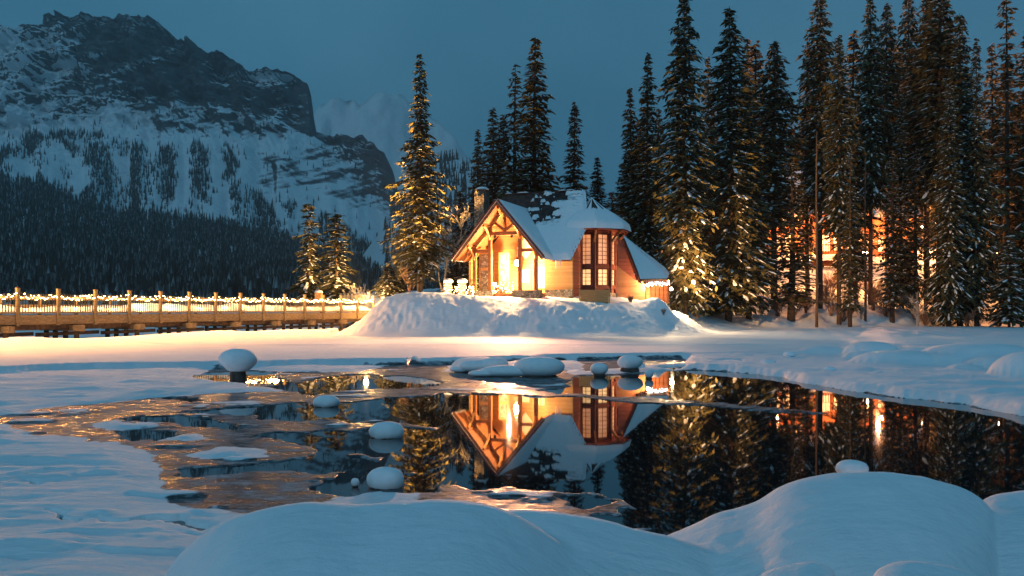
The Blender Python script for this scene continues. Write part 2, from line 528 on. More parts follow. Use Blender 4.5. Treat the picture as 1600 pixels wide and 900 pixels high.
SNOW_ON_ICE = [plan(p) for p in [
    [(-600, 572), (330, 572), (318, 583), (300, 590), (345, 600), (430, 606), (446, 612), (330, 617), (240, 622), (130, 632), (50, 642), (-60, 660), (-600, 700)],
    [(-700, 640), (-200, 657), (20, 664), (60, 681), (120, 686), (172, 692), (215, 706), (240, 722), (236, 745), (250, 772), (240, 785), (270, 795), (345, 802), (345, 830),
     (300, 850), (300, 1000), (0, 1300), (-900, 1300)],
    [(135, 664), (170, 657), (215, 670), (180, 673)],
    [(255, 687), (300, 680), (328, 683), (300, 689)],
    [(300, 710), (345, 700), (396, 706), (404, 716), (350, 722), (310, 720)],
    [(560, 776), (640, 774), (640, 1200), (300, 1200), (345, 826)],
    [(330, 572), (600, 572), (560, 582), (424, 582), (372, 578)],
    [(700, 572), (900, 563), (910, 582), (1000, 574), (1150, 560), (1150, 574), (1090, 577), (1020, 581), (905, 586), (880, 580), (700, 582)],
    [(1070, 556), (1070, 576), (1150, 583), (1215, 588), (1251, 599), (1320, 609.5), (1400, 619.5), (1500, 632), (1600, 650), (1760, 688), (2400, 800), (2600, 556)],
]]
RIGHT_SHELF = SNOW_ON_ICE[-1]
SHELF_X = [-600, 0, 100, 330, 400, 560, 636, 646, 656, 760, 850, 1000, 1130, 1250, 1500, 2400]
SHELF_Y = [592, 585, 580, 576, 576, 571, 570.5, 567, 571, 568, 564, 561.5, 560, 557, 556, 556]

DOMES = [  # snow pillows over boulders on the right: px centre, px half width, top row, foot row
    (1362, 50, 537, 566), (1410, 88, 551, 579), (1345, 34, 551, 570), (1286, 46, 543, 562), (1255, 36, 549, 562),
    (1530, 110, 541, 580), (1625, 82, 555, 603), (1508, 34, 571, 588), (1478, 22, 578, 590), (1560, 60, 560, 585),
    (1160, 26, 553, 563), (1700, 70, 545, 585), (1180, 60, 551, 560), (1450, 60, 546, 570), (1297, 10, 574, 580), (1480, 50, 556, 580),
    (748, 44, 560, 574), (820, 36, 555.5, 566)]
MOUNDS = [  # the near bank: crest line in photo pixels, distance, slope towards the camera, width of the far flank
    ([(225, 960), (258, 897), (290, 858), (330, 827), (370, 807), (420, 794), (480, 787), (560, 795), (620, 791), (690, 787), (750, 792),
      (790, 803), (830, 822), (880, 858), (925, 893), (970, 940)], 6.0, 0.10, 1.0),
    ([(690, 850), (760, 806), (800, 800), (860, 801), (920, 809), (980, 824), (1040, 839), (1080, 852), (1130, 876), (1190, 930)], 6.7, 0.07, 0.9),
    ([(975, 900), (1030, 843), (1085, 823), (1120, 805), (1150, 797), (1188, 787), (1212, 766), (1250, 752), (1300, 742), (1380, 738), (1440, 744),
      (1490, 757), (1530, 775), (1555, 798), (1568, 826), (1575, 870), (1585, 940)], 7.4, 0.06, 0.9),
    ([(1480, 840), (1540, 774), (1600, 768), (1700, 770), (1900, 790), (2100, 900)], 8.0, 0.05, 0.9),
    ([(1335, 925), (1362, 889), (1390, 882), (1402, 876), (1425, 877), (1450, 882), (1485, 887), (1525, 900), (1570, 940)], 4.7, 0.05, 0.35),
    ([(1140, 950), (1190, 893), (1240, 880), (1285, 876), (1312, 896), (1340, 950)], 4.9, 0.05, 0.45),
]

# land outline in plan (the island with the chalet runs into the wooded bank on the right)
LAND = np.array([(-13.9, 60.6), (-11.6, 58.8), (-5.5, 57.8), (2.5, 57.6), (9.5, 58.2), (13.4, 59.6), (16.6, 62.5), (19.5, 72), (26, 83), (35, 87.5), (48, 91),
                 (61, 95), (90, 97), (260, 110), (400, 420), (20, 420), (0, 200), (-6, 125), (-18, 98), (-27, 86), (-25.5, 75), (-16.5, 70.5), (-14.2, 65)])
ISL_X = np.array([-30, -14.0, -12.2, -11.0, -9.8, -7.5, -5.5, -2, 2.5, 7, 10, 13, 15.7, 18]) 
ISL_Z = np.array([2.6, 1.6, 2.3, 3.0, 3.45, 3.7, 3.6, 3.3, 3.0, 2.75, 2.5, 1.8, 0.95, 0.8])
LAKE = 0.30

def ground_height(X, Y):
    """height, ice amount and roughness of the snow surface for arrays of places"""
    X = np.asarray(X, float); Y = np.asarray(Y, float)
    D = np.maximum(Y, 0.5)
    px = 800 + F * X / D
    # wandering edges
    wx = X + (fbm(X * 1.3, Y * 0.9, 4) - 0.5) * 0.5 * np.clip(D / 14, 0.4, 1.3)
    wy = Y + (fbm(X * 1.1 + 40, Y * 0.8 + 8, 4) - 0.5) * 0.8 * np.clip(D / 14, 0.4, 1.6)
    wx = wx + (fbm(X * 4.0, Y * 3.0, 3) - 0.5) * 0.22 * np.clip(14 / D, 0.15, 1.0)
    wy = wy + (fbm(X * 4.0 + 9, Y * 3.0 + 5, 3) - 0.5) * 0.34 * np.clip(14 / D, 0.15, 1.0)
    # snow drifted up along the bridge
    bx, by = 0.4337, 0.9010
    along = (X + 26.3) * bx + (Y - 42.3) * by; off = (X + 26.3) * by - (Y - 42.3) * bx
    ridge = (0.50 + 0.35 * (fbm(along * 0.25, along * 0 + 2, 3) - 0.5)) * np.exp(-((off - 1.1) / np.where(off > 1.1, 2.6, 1.2)) ** 2) * sstep(31, 24, along) * sstep(-22, -16, along)
    near = Y < 45
    z = np.full(X.shape, LAKE); ice = np.zeros(X.shape); rough = np.full(X.shape, 0.25)
    if near.any():
        x = wx[near]; y = wy[near]; p = px[near]; x0 = X[near]; y0 = Y[near]
        sd = np.full(x.shape, 9.0)
        for q in OPEN_WATER: sd = np.minimum(sd, poly_sdf(x, y, q))
        for q in ICE_SLIVERS: sd = np.maximum(sd, -poly_sdf(x, y, q))
        sn = np.full(x.shape, 9.0)
        for q in SNOW_ON_ICE: sn = np.minimum(sn, poly_sdf(x, y, q, 2.0))
        sr = poly_sdf(x, y, RIGHT_SHELF, 2.0)
        sd = sd + (fbm(x0 * 2.2 + 3, y0 * 1.5, 4) - 0.5) * 0.42 * np.clip(y0 / 16, 0.35, 1)
        e = 0.03 + 0.004 * y0
        zi = -0.16 + 0.175 * sstep(-e, e, sd)
        drift = fbm(x0 * 0.8, y0 * 2.2, 5)
        zs = 0.05 * sstep(0.1, -0.5, sn) + 0.11 * (drift - 0.42) * sstep(0.0, -1.2, sn)
        zs += 0.05 * np.clip(fbm(x0 * 0.35 + 5, y0 * 1.0, 3) - 0.5, 0, 1) * 4 * sstep(0, -1, sn)
        zs = np.where(sd < 0, np.minimum(zs, 0), zs)
        zs += 0.15 * sstep(0.05, -0.35, sr)
        zz = zi + zs
        # the raised lake snow beyond the crack
        de = EYE * F / (np.interp(p, SHELF_X, SHELF_Y) - YH) + (fbm(x0 * 0.7, x0 * 0 + 3, 3) - 0.5) * 0.5
        top = LAKE - 0.03 + 0.03 * fbm(x0 * 0.4, y0 * 0.4, 3)
        k = sstep(-0.12, 0.18, y0 - de)
        zz = zz * (1 - k) + (top + ridge[near]) * k
        ii = sstep(-0.10, 0.25, sn) * (1 - k)
        slush = sstep(0.60, 0.74, fbm(x0 * 0.9 + 11, y0 * 1.7, 5)) * sstep(0.0, 0.3, sd)
        ii = ii * (1 - 0.6 * slush)
        zz = zz + 0.03 * slush * (sd > 0) * (1 - k)
        for pc, hw, ty, fy in DOMES:
            df = EYE * F / (fy - YH); rx = hw / F * df; ry = rx * 0.75; dc = df + ry
            cx = (pc - 800) / F * dc; h = 1.15 * (EYE - (ty - YH) / F * dc)
            r = ((x0 - cx) / rx) ** 2 + ((y0 - dc) / ry) ** 2
            zd = np.where(r < 1, h * np.sqrt(np.clip(1 - r ** 1.35, 0, 1)), -1)
            zz = np.where(zd > zz, zd, zz)
            ii = np.where(r < 1, 0, ii)
        # near bank
        xs = np.arange(-1200, 3000, 4.0)
        for cr, dc, sl, wb in MOUNDS:
            cx_ = np.array([c[0] for c in cr]); cy_ = np.array([c[1] for c in cr], float)
            t = np.interp(xs, cx_, cy_, left=cy_[0] + 400, right=cy_[-1] + 400)
            kern = np.exp(-np.linspace(-2, 2, 21) ** 2); kern /= kern.sum()
            t = np.convolve(np.pad(t, 10, mode='edge'), kern, mode='valid')
            yc = np.interp(p, xs, t)
            zc = EYE - (yc - YH) / F * dc
            q = dc - y0
            zf = zc - 0.15 * q - 0.06 * q * q
            zb = zc - 0.9 * (np.clip(-q, 0, 9) / wb) ** 2 - 0.06 * q * (q < 0) * np.exp(-np.clip(-q, 0, 9) * 4)
            zm = np.where(q > 0, zf, zb)
            zm = zm + 0.07 * (fbm(x0 * 1.1 + 3, y0 * 1.1, 4) - 0.5) + 0.012 * (fbm(x0 * 9, y0 * 6, 3) - 0.5)
            kk = 0.07
            hgt = np.clip(0.5 + 0.5 * (zm - zz) / kk, 0, 1)
            zz = zz * (1 - hgt) + zm * hgt + kk * hgt * (1 - hgt)
            ii = np.where(zm > zz - 0.10, 0, ii)
        side = sstep(1150, 1700, np.abs(p - 800))
        zz = np.maximum(zz, (0.35 + 0.25 * fbm(x0 * 0.5, y0 * 0.5, 3)) * side - 0.16 * (1 - side)); ii = ii * (1 - side)
        z[near] = zz; ice[near] = ii
        flat = (zz < 0.45)
        rough[near] = np.where(flat, 0.9, 0.5)
    far = ~near
    if far.any():
        x = X[far]; y = Y[far]
        zl = LAKE + 0.03 * (fbm(x * 0.3, y * 0.3, 3) - 0.5) + ridge[far]
        s = poly_sdf(x + (fbm(x * 0.25, y * 0.25, 3) - 0.5) * 1.6, y + (fbm(x * 0.25 + 30, y * 0.25, 3) - 0.5) * 1.2, LAND, 1e4)
        s = np.clip(-s, 0, 200)
        crest = np.interp(x * 62 / np.clip(y, 57, 66), ISL_X, ISL_Z)
        front = sstep(-0.6, 5.6, s) ** 1.0
        plateau = crest + sstep(4.5, 9, s) * (np.maximum(3.35, crest) - crest) + 0.05 * np.clip(y - 70, 0, 20)
        lump = ((fbm(x * 0.75, y * 0.75 + 3, 4) - 0.5) * 0.28 + (np.abs(fbm(x * 2.1, y * 2.1 + 3, 3) - 0.5) - 0.12) * 0.42) * sstep(0.2, 1.8, s) * (1 - 0.6 * sstep(4, 7, s))
        zi = LAKE + (plateau - LAKE) * front + lump
        bank = LAKE + np.minimum(0.27 * s, 5 + 0.15 * s) * sstep(0, 5, s) + (fbm(x * 0.35, y * 0.35, 4) - 0.5) * 1.2 * sstep(0.5, 4, s)
        bank = np.minimum(bank, 15 + 0.02 * s)
        wr = sstep(13, 24, x - 0.15 * (y - 62))
        zt = zi * (1 - wr) + bank * wr
        # ploughed pile by the side wing
        zt += 1.15 * np.exp(-(((x - 11.9) / 1.3) ** 2 + ((y - 64.5) / 1.2) ** 2))
        zt += 0.7 * np.exp(-(((x - 14.6) / 1.2) ** 2 + ((y - 67.5) / 1.5) ** 2))
        z[far] = np.where(s > 0, zt, zl)
        rough[far] = 0.3 + 0.4 * (s > 0)
    return z, ice, rough

def gz(x, y):
    return float(ground_height(np.array([x]), np.array([y]))[0][0])

def build_ground():
    az = np.linspace(-0.86, 0.86, 900)
    rows = list(np.arange(2.6, 9, 0.036))
    pyr = np.arange(YH + EYE * F / 9, 570, -0.95)
    rows += list(EYE * F / (pyr - YH))
    rows += list(np.arange(rows[-1] + 0.3, 45.0, 0.33)) + list(np.arange(45.01, 57, 0.5))
    rows += list(np.arange(57, 68, 0.17)) + list(np.arange(68, 100, 0.6)) + list(np.arange(100, 140, 1.5))
    rows += list(np.geomspace(142, 5050, 34))
    rows = np.array(rows)
    Yg, Ag = np.meshgrid(rows, az, indexing='ij')
    Xg = (Yg + 5.0 * np.exp(-Yg / 12)) * Ag
    z, ice, rough = ground_height(Xg.ravel(), Yg.ravel())
    v = np.stack([Xg.ravel(), Yg.ravel(), z], 1)
    me = np_mesh('snowy_ground', v, quads=grid_quads(len(rows), len(az)), mats=[M['ground']], attrs={'ice': ice, 'rough': rough})
    tag(link('snowy_ground', me), 'snow over lake ice, island and wooded bank', kind='structure')
build_ground()

wm = MB(); wm.add([(-60, 2, 0), (60, 2, 0), (60, 46, 0), (-60, 46, 0)], [(0, 1, 2, 3)])
tag(wm.build('pond_water', M['water']), 'still dark open water between the ice sheets', kind='structure')

# ------------------------------------------------------------------ mountains
MX = [-500, -200, 0, 30, 60, 100, 140, 185, 210, 240, 270, 300, 340, 365, 380, 388, 400, 440, 470, 482, 486, 490, 494, 510, 535, 570, 600, 612, 620, 630, 650, 700, 760, 900, 1300, 2000]
MS = [140, 75, 50, 41, 37, 27, 29, 22, 30, 37, 52, 69, 88, 96, 105, 117, 117, 116, 127, 131, 150, 182, 205, 212, 216, 220, 238, 262, 290, 322, 350, 375, 390, 395, 395, 380]
MB_X = [-500, -200, 0, 50, 100, 150, 200, 240, 280, 330, 400, 460, 490, 520, 560, 600, 620, 660, 2000]
MB_Y = [260, 225, 205, 206, 196, 186, 178, 172, 165, 170, 186, 205, 214, 222, 245, 280, 310, 365, 395]
MF_X = [-500, 0, 60, 110, 180, 300, 400, 500, 600, 680, 2000]
MF_Y = [250, 272, 287, 310, 333, 345, 362, 392, 422, 438, 440]
MK_X = [-500, 0, 200, 400, 600, 700, 2000]
MK_Y = [350, 368, 405, 430, 445, 450, 450]
MD = np.array([470, 900, 1450, 1950, 2130, 2700])

def mountain_rows(px):
    s = np.interp(px, MX, MS); b = np.interp(px, MB_X, MB_Y); f = np.interp(px, MF_X, MF_Y); k = np.interp(px, MK_X, MK_Y)
    b = np.maximum(b, s + 2); f = np.maximum(f, b + 6); k = np.maximum(k, f + 6)
    return np.stack([np.full_like(px, 490.0), k, f, b, s, s + 60], 0)

def mountain_point(px, t):
    """t 0..5 runs up the face through the rows above"""
    R = mountain_rows(px)
    i = np.clip(np.floor(t).astype(int), 0, 4); u = t - i
    c = np.arange(len(px))
    z0 = EYE + (YH - R[i, c]) / F * MD[i]; z1 = EYE + (YH - R[i + 1, c]) / F * MD[i + 1]
    d = MD[i] * (1 - u) + MD[i + 1] * u
    z = z0 * (1 - u) + z1 * u
    x = (px - 800) / F * d
    return x, d, z, i, u

def mountain_relief(x, d, z, t):
    """gullies and crags pushed into the face"""
    a = 800 + F * x / d
    hi = sstep(2.3, 3.2, t) * (1 - sstep(4.2, 5, t))
    n1 = np.abs(fbm(a * 0.016 + z * 0.004, z * 0.006 + 3, 5) - 0.5) * 2
    n2 = fbm(a * 0.05 - z * 0.010, z * 0.022, 4) - 0.5
    g = np.abs(fbm(a * 0.022 + 7, t * 0.5, 3) - 0.5) * 2
    st = fbm(a * 0.004, z * 0.045, 3) - 0.5
    dd = hi * (190 * (0.3 - n1) + 50 * n2 + 75 * st) * -1 + (1 - hi) * sstep(0.5, 2.2, t) * 70 * (g - 0.3)
    dz = hi * 16 * n2 + sstep(1, 2.2, t) * (1 - hi) * 10 * (fbm(a * 0.03, t * 3, 4) - 0.5)
    dd = dd * (1 - 0.75 * sstep(450, 478, a) * (1 - sstep(496, 520, a)))
    return x + dd * (x / d) * 0.35, d + dd, z + dz

STRIPES = [  # tree stripes between the avalanche tracks
    [(145, 232), (165, 232), (190, 300), (185, 335), (120, 320), (150, 290)], [(207, 235), (228, 232), (240, 275), (230, 330), (200, 345), (195, 320)],
    [(180, 225), (198, 228), (190, 245)], [(255, 234), (275, 238), (275, 300), (262, 325), (250, 300), (250, 260)],
    [(308, 228), (330, 240), (335, 300), (330, 322), (308, 310), (306, 270)], [(352, 232), (366, 240), (372, 270), (356, 285)],
    [(360, 290), (400, 300), (455, 370), (430, 380), (375, 345)], [(440, 315), (460, 320), (455, 340)],
    [(0, 243), (50, 222), (110, 208), (160, 210), (160, 216), (110, 217), (50, 233), (0, 254)], [(536, 216), (595, 232), (600, 240), (545, 224)],
    [(100, 222), (140, 240), (150, 260), (130, 250)], [(490, 335), (530, 350), (600, 400), (590, 425), (520, 400)]]
STRIPES = [np.array(s, float) for s in STRIPES]
ROCK_BANDS = [np.array(s, float) for s in [
    [(238, 178), (290, 163), (350, 168), (400, 182), (450, 190), (450, 212), (380, 214), (300, 208), (245, 207)],
    [(485, 222), (530, 212), (560, 228), (600, 240), (640, 300), (640, 350), (570, 330), (520, 310), (470, 290), (410, 262), (400, 240), (450, 245)],
    [(395, 270), (440, 265), (460, 300), (410, 300)], [(190, 168), (270, 146), (284, 150), (284, 168), (240, 180)]]]

def px_sdf(px, py, q):
    return poly_sdf(px, py, q, 40)

def build_mountain():
    az = np.concatenate([np.linspace(-400, -5, 90), np.linspace(0, 780, 560), np.linspace(790, 1900, 60)])
    tt = np.concatenate([np.linspace(0, 1.9, 60), np.linspace(1.92, 3, 110), np.linspace(3.006, 4, 170), np.linspace(4.05, 5, 16)])
    T, A = np.meshgrid(tt, az, indexing='ij')
    sh = T.shape; T = T.ravel(); A = A.ravel()
    x, d, z, i, u = mountain_point(A, T)
    x, d, z = mountain_relief(x, d, z, T)
    # skyline crumbs
    z += sstep(3.5, 4, T) * (1 - sstep(4, 4.5, T)) * 9 * (fbm(A * 0.12, A * 0 + 1, 4) - 0.5)
    P = np.stack([x, d, z], 1).reshape(sh[0], sh[1], 3)
    du = np.gradient(P, axis=1); dv = np.gradient(P, axis=0)
    n = np.cross(du, dv); n /= np.linalg.norm(n, axis=2, keepdims=True) + 1e-9
    nz = np.abs(n[..., 2]).ravel()
    py = YH - (z - EYE) * F / d; px = 800 + F * x / d
    steep = sstep(0.78, 0.42, nz)
    rock = 0.10 + 0 * px
    cliff = sstep(2.9, 3.12, T)
    # the snowy left shoulder carries diagonal snow bands, the main wall is bare
    diag = fbm((px + 1.9 * py) * 0.022, (py * 1.0 - 0.5 * px) * 0.012, 4)
    bare = sstep(90, 300, px + (190 - py) * 0.9)
    rk = 0.40 + 0.46 * bare + 0.50 * (steep - 0.5) + 1.2 * (diag - 0.5) * (1 - 0.55 * bare)
    ledge = fbm(px * 0.012, (py + 0.25 * px) * 0.16, 4)
    rk -= 0.45 * sstep(0.55, 0.7, ledge) * (0.25 + 0.75 * (1 - bare))
    rock = rock * (1 - cliff) + rk * cliff
    # snow shelf on the right shoulder
    shelf = np.exp(-(((px - 418) / 40) ** 2 + ((py - 124) / 9) ** 2)) + np.exp(-(((px - 330 - (py - 110) * .9) / 8) ** 2 + ((py - 118) / 22) ** 2)) * .8
    rock -= 0.7 * shelf
    for q in ROCK_BANDS:
        s = px_sdf(px, py, q)
        rock = np.maximum(rock, 0.42 * sstep(14, -10, s) + 0.5 * (ledge - 0.42) + 0.25 * steep)
    me = np_mesh('mountain', np.stack([x, d, z], 1), quads=grid_quads(*sh), mats=[M['mountain']], attrs={'rock': rock})
    tag(link('mountain', me), 'snowy mountain with a dark cliff band', kind='structure')

    # a second, farther ridge, its fade into the air partly put in the colour
    az = np.linspace(380, 1900, 260); tt = np.linspace(0, 1.4, 50)
    T, A = np.meshgrid(tt, az, indexing='ij'); sh = T.shape; T = T.ravel(); A = A.ravel()
    s = np.interp(A, [380, 480, 500, 540, 580, 620, 650, 690, 720, 760, 860, 1000, 1900], [240, 200, 172, 166, 154, 148, 162, 190, 232, 262, 320, 350, 380])
    D0, D1 = 2400, 3900
    tc = np.clip(T, 0, 1)
    d = D0 + (D1 - D0) * T
    z = EYE + (YH - s) / F * D1 * tc ** 1.2 - np.clip(T - 1, 0, 1) * 900
    z += (fbm(A * 0.03, T * 5, 5) - 0.5) * 120 * tc
    d = d + (fbm(A * 0.02 + 9, T * 4, 4) - 0.5) * 400
    x = (A - 800) / F * d
    z = np.maximum(z, -0.8)
    rock = 0.05 + 0.5 * (fbm(A * 0.05, T * 9, 5) - 0.45) + 0.2 * sstep(0.9, 1.0, T) * fbm(A * .1, T * 20, 3)
    me = np_mesh('far_mountain', np.stack([x, d, z], 1), quads=grid_quads(*sh), mats=[M['mountain']], attrs={'rock': rock})
    tag(link('far_mountain', me), 'pale far ridge behind the cliffs', kind='structure')
    # wooded hill seen between the tall spruce and the chalet trees
    az = np.linspace(560, 1900, 150); tt = np.linspace(0, 1.5, 24)
    T, A = np.meshgrid(tt, az, indexing='ij'); sh = T.shape; T = T.ravel(); A = A.ravel()
    s = np.interp(A, [560, 620, 660, 690, 720, 760, 800, 900, 1200, 1900], [400, 330, 268, 245, 246, 262, 290, 340, 350, 330])
    d = 700 + 700 * T
    z = EYE + (YH - s) / F * 1400 * np.clip(T, 0, 1) - np.clip(T - 1, 0, 1) * 300 - 3 + (fbm(A * .03, T * 3, 4) - .5) * 24
    z = np.maximum(z, -0.8)
    me = np_mesh('wooded_hill', np.stack([(A - 800) / F * d, d, z], 1), quads=grid_quads(*sh), mats=[M['mountain']],
                 attrs={'rock': 0.12 + 0 * A})
    tag(link('wooded_hill', me), 'snowy hill behind the chalet', kind='structure')
    return s

build_mountain()

def scatter_forest():
    pos = []; hts = []
    def take(px, t, hmin, hmax):
        x, d, z, i, u = mountain_point(px, t)
        x, d, z = mountain_relief(x, d, z, t)
        pos.append(np.stack([x, d, z - 1.0], 1)); hts.append(RNG.uniform(hmin, hmax, len(px)))
        return
    # lower forest: thick, thinning at its ragged upper edge
    n = 9500
    px = RNG.uniform(-200, 760, n); t = RNG.uniform(0.0, 1, n) ** 0.75 * 2.05
    edge = 1.93 + 0.30 * (fbm(px * 0.03, px * 0, 3) - 0.5)
    keep = t < edge
    take(px[keep], t[keep], 15, 27)
    # tree stripes and strays on the snow above
    n = 60000
    px = RNG.uniform(-60, 660, n); t = RNG.uniform(1.8, 3.0, n)
    x, d, z, i, u = mountain_point(px, t)
    py = YH - (z - EYE) * F / d
    dens = 0.006 + 0 * px
    for q in STRIPES:
        s = px_sdf(px, py, q)
        dens = np.maximum(dens, 0.75 * sstep(9, -5, s + 12 * (fbm(px * .1, py * .1, 2) - .5)))
    f = np.interp(px, MF_X, MF_Y)
    dens = np.maximum(dens, 0.22 * sstep(26, 0, f - py) * (px > 60))
    chute = np.abs(((px + (py - 250) * 0.05) % 52) - 26) < 9
    dens = np.where(chute & (py < f + 10), dens * 0.35, dens)
    keep = RNG.random(n) < dens * 0.55
    take(px[keep], t[keep], 9, 17)
    # wooded hill
    n = 1500
    A = RNG.uniform(600, 1100, n); T = RNG.uniform(0.2, 1.05, n)
    s = np.interp(A, [560, 620, 660, 690, 720, 760, 800, 900, 1200, 1900], [400, 330, 268, 245, 246, 262, 290, 340, 350, 330])
    d = 700 + 700 * T; z = EYE + (YH - s) / F * 1400 * np.clip(T, 0, 1) - 4
    pos.append(np.stack([(A - 800) / F * d, d, z], 1)); hts.append(RNG.uniform(14, 24, n))
    pos = np.concatenate(pos); h = np.concatenate(hts); n = len(pos)
    # each tree: ragged stacked cones, random turn
    tiers, sides = 4, 5
    V = []; Tn = []; S = []
    base = 0
    rad = h * RNG.uniform(0.10, 0.15, n)
    for k in range(tiers):
        z0 = h * (0.04 + 0.24 * k); z1 = h * min(1.0, 0.44 + 0.24 * k)
        r = rad * (1 - 0.22 * k)
        th = RNG.uniform(0, 6.28, n)
        for j in range(sides):
            a = th + 2 * math.pi * j / sides
            rr = r * RNG.uniform(0.6, 1.25, n)
            V.append(np.stack([pos[:, 0] + rr * np.cos(a), pos[:, 1] + rr * np.sin(a), pos[:, 2] + z0 + RNG.uniform(-.05, .05, n) * h], 1))
            S.append((RNG.random(n) < 0.22).astype(float) * RNG.uniform(0.1, 0.6, n))
        V.append(np.stack([pos[:, 0], pos[:, 1], pos[:, 2] + z1], 1)); S.append((RNG.random(n) < 0.15) * 0.25)
    m = tiers * (sides + 1)
    V = np.stack(V, 1).reshape(-1, 3); S = np.stack(S, 1).ravel()
    tri = []
    for k in range(tiers):
        b = k * (sides + 1)
        for j in range(sides): tri.append((b + j, b + (j + 1) % sides, b + sides))
    tri = (np.array(tri)[None] + (np.arange(n) * m)[:, None, None]).reshape(-1, 3)
    me = np_mesh('far_forest', V, tris=tri, mats=[M['forest']], smooth=False, attrs={'snowy': S})
    tag(link('far_forest', me), 'dense dark conifer forest below the mountain', 'forest', kind='stuff')
scatter_forest()
# ------------------------------------------------------------------ the chalet
TH = math.radians(22)
CZ = 3.3
chalet = empty('chalet', (-0.58, 66.0, CZ), -TH)
tag(chalet, 'lit timber chalet with steep snowy roof and round corner bay on the island', 'chalet')
CINV = parent_inv(chalet)
def CB(): return MB((0, 0, CZ))
APEX, EAVE, HW, RV = 11.1, 6.5, 3.92, -1.6     # porch gable
SL = (APEX - EAVE) / HW
RIDGE, RZV, MEV = 12.75, 6.5, 0.75              # main roof
MSL = (RIDGE - EAVE) / (RZV - MEV)

def slope_snow(name, p0, e1, e2, poly, thick, step=0.14, holes=None, seed=0.0, rag=0.25, parent=chalet):
    """snow lying on a roof plane: p0 + s*e1 + t*e2 inside the polygon, with rounded rims"""
    p0 = np.array(p0); e1 = np.array(e1); e2 = np.array(e2)
    poly = np.array(poly, float)
    lo = poly.min(0) - 0.3; hi = poly.max(0) + 0.3
    s = np.arange(lo[0], hi[0], step); t = np.arange(lo[1], hi[1], step)
    T, S = np.meshgrid(t, s, indexing='ij'); sh = T.shape; S = S.ravel(); T = T.ravel()
    sd = -poly_sdf(S, T, poly, 5)
    if holes is not None: sd = np.minimum(sd, holes(S, T) + rag * ((fbm(S * 1.3 + seed, T * 5.5, 4) - 0.5) * 3 + (fbm(S * 4 + seed, T * 14.0, 2) - 0.5) * 1.2))
    h = thick * sstep(-0.02, 0.30, sd) ** 0.6 * (0.85 + 0.35 * fbm(S * 0.9 + seed, T * 0.9, 3)) - 0.03
    P = p0 + S[:, None] * e1 + T[:, None] * e2
    P[:, 2] += h - CZ
    q = grid_quads(*sh)
    keep = (sd[q] > -0.05).any(1)
    q = q[keep]
    used, inv = np.unique(q.ravel(), return_inverse=True)
    me = np_mesh(name, P[used], quads=inv.reshape(-1, 4), mats=[M['snow']])
    return link(name, me, parent)

def shingles(name, p0, e1, e2, poly, pitch=0.24, width=0.3, seed=1):
    """courses of cedar shingles lifted a little at their lower edge, far too many to part one by one"""
    rng = random.Random(seed)
    poly = np.array(poly, float); lo = poly.min(0); hi = poly.max(0)
    p0 = Vector(p0); e1 = Vector(e1); e2 = Vector(e2); n = e1.cross(e2).normalized()
    if n.z < 0: n = -n
    mb = CB(); t = lo[1]; cand = []
    while t < hi[1]:
        s = lo[0] + rng.random() * width
        while s < hi[0]:
            w = width * rng.uniform(0.7, 1.3); cand.append((s, t, w)); s += w
        t += pitch
    c = np.array(cand)
    ok = poly_sdf(c[:, 0] + c[:, 2] / 2, c[:, 1] + pitch / 2, poly, 5) < -0.06
    for (s, t, w), k in zip(cand, ok):
        if not k: continue
        l = rng.uniform(0.03, 0.065); g = 0.012
        a = p0 + e1 * (s + g) + e2 * (t - 0.02); b = p0 + e1 * (s + w - g) + e2 * (t - 0.02)
        a2 = p0 + e1 * (s + g) + e2 * (t + pitch); b2 = p0 + e1 * (s + w - g) + e2 * (t + pitch)
        mb.add([a + n * l, b + n * l, b2 + n * 0.012, a2 + n * 0.012, a, b], [(0, 1, 2, 3), (4, 5, 1, 0), (4, 0, 3), (5, 2, 1)])
    o = mb.build(name, M['shingle'], chalet)
    return tag(o, kind='stuff')

# roofs
mb = CB()
mb.slab([(0, RV, APEX), (-HW, RV, EAVE), (-HW, MEV, EAVE), (0, 4.98, APEX)], 0.22)
mb.slab([(0, RV, APEX), (0, 4.98, APEX), (HW, MEV, EAVE), (HW, RV, EAVE)], 0.22)
mb.build('porch_roof', M['timber'], chalet)
mb = CB()
mb.slab([(HW, MEV, EAVE), (0, 4.98, APEX), (0, RZV, RIDGE), (4.6, RZV, RIDGE), (6.0, 3.35, EAVE + MSL * 2.6), (5.35, MEV, EAVE)], 0.24)
mb.slab([(-4.4, MEV, EAVE), (-2.7, RZV, RIDGE), (0, RZV, RIDGE), (0, 4.98, APEX), (-HW, MEV, EAVE)], 0.24)
mb.slab([(-2.7, RZV, RIDGE), (-4.4, MEV, EAVE), (-4.4, 12.25, EAVE)], 0.24)
mb.slab([(-2.7, RZV, RIDGE), (-4.4, 12.25, EAVE), (8.6, 12.25, EAVE), (4.6, RZV, RIDGE)], 0.24)
main_roof = mb.build('roof', M['shingle'], chalet)
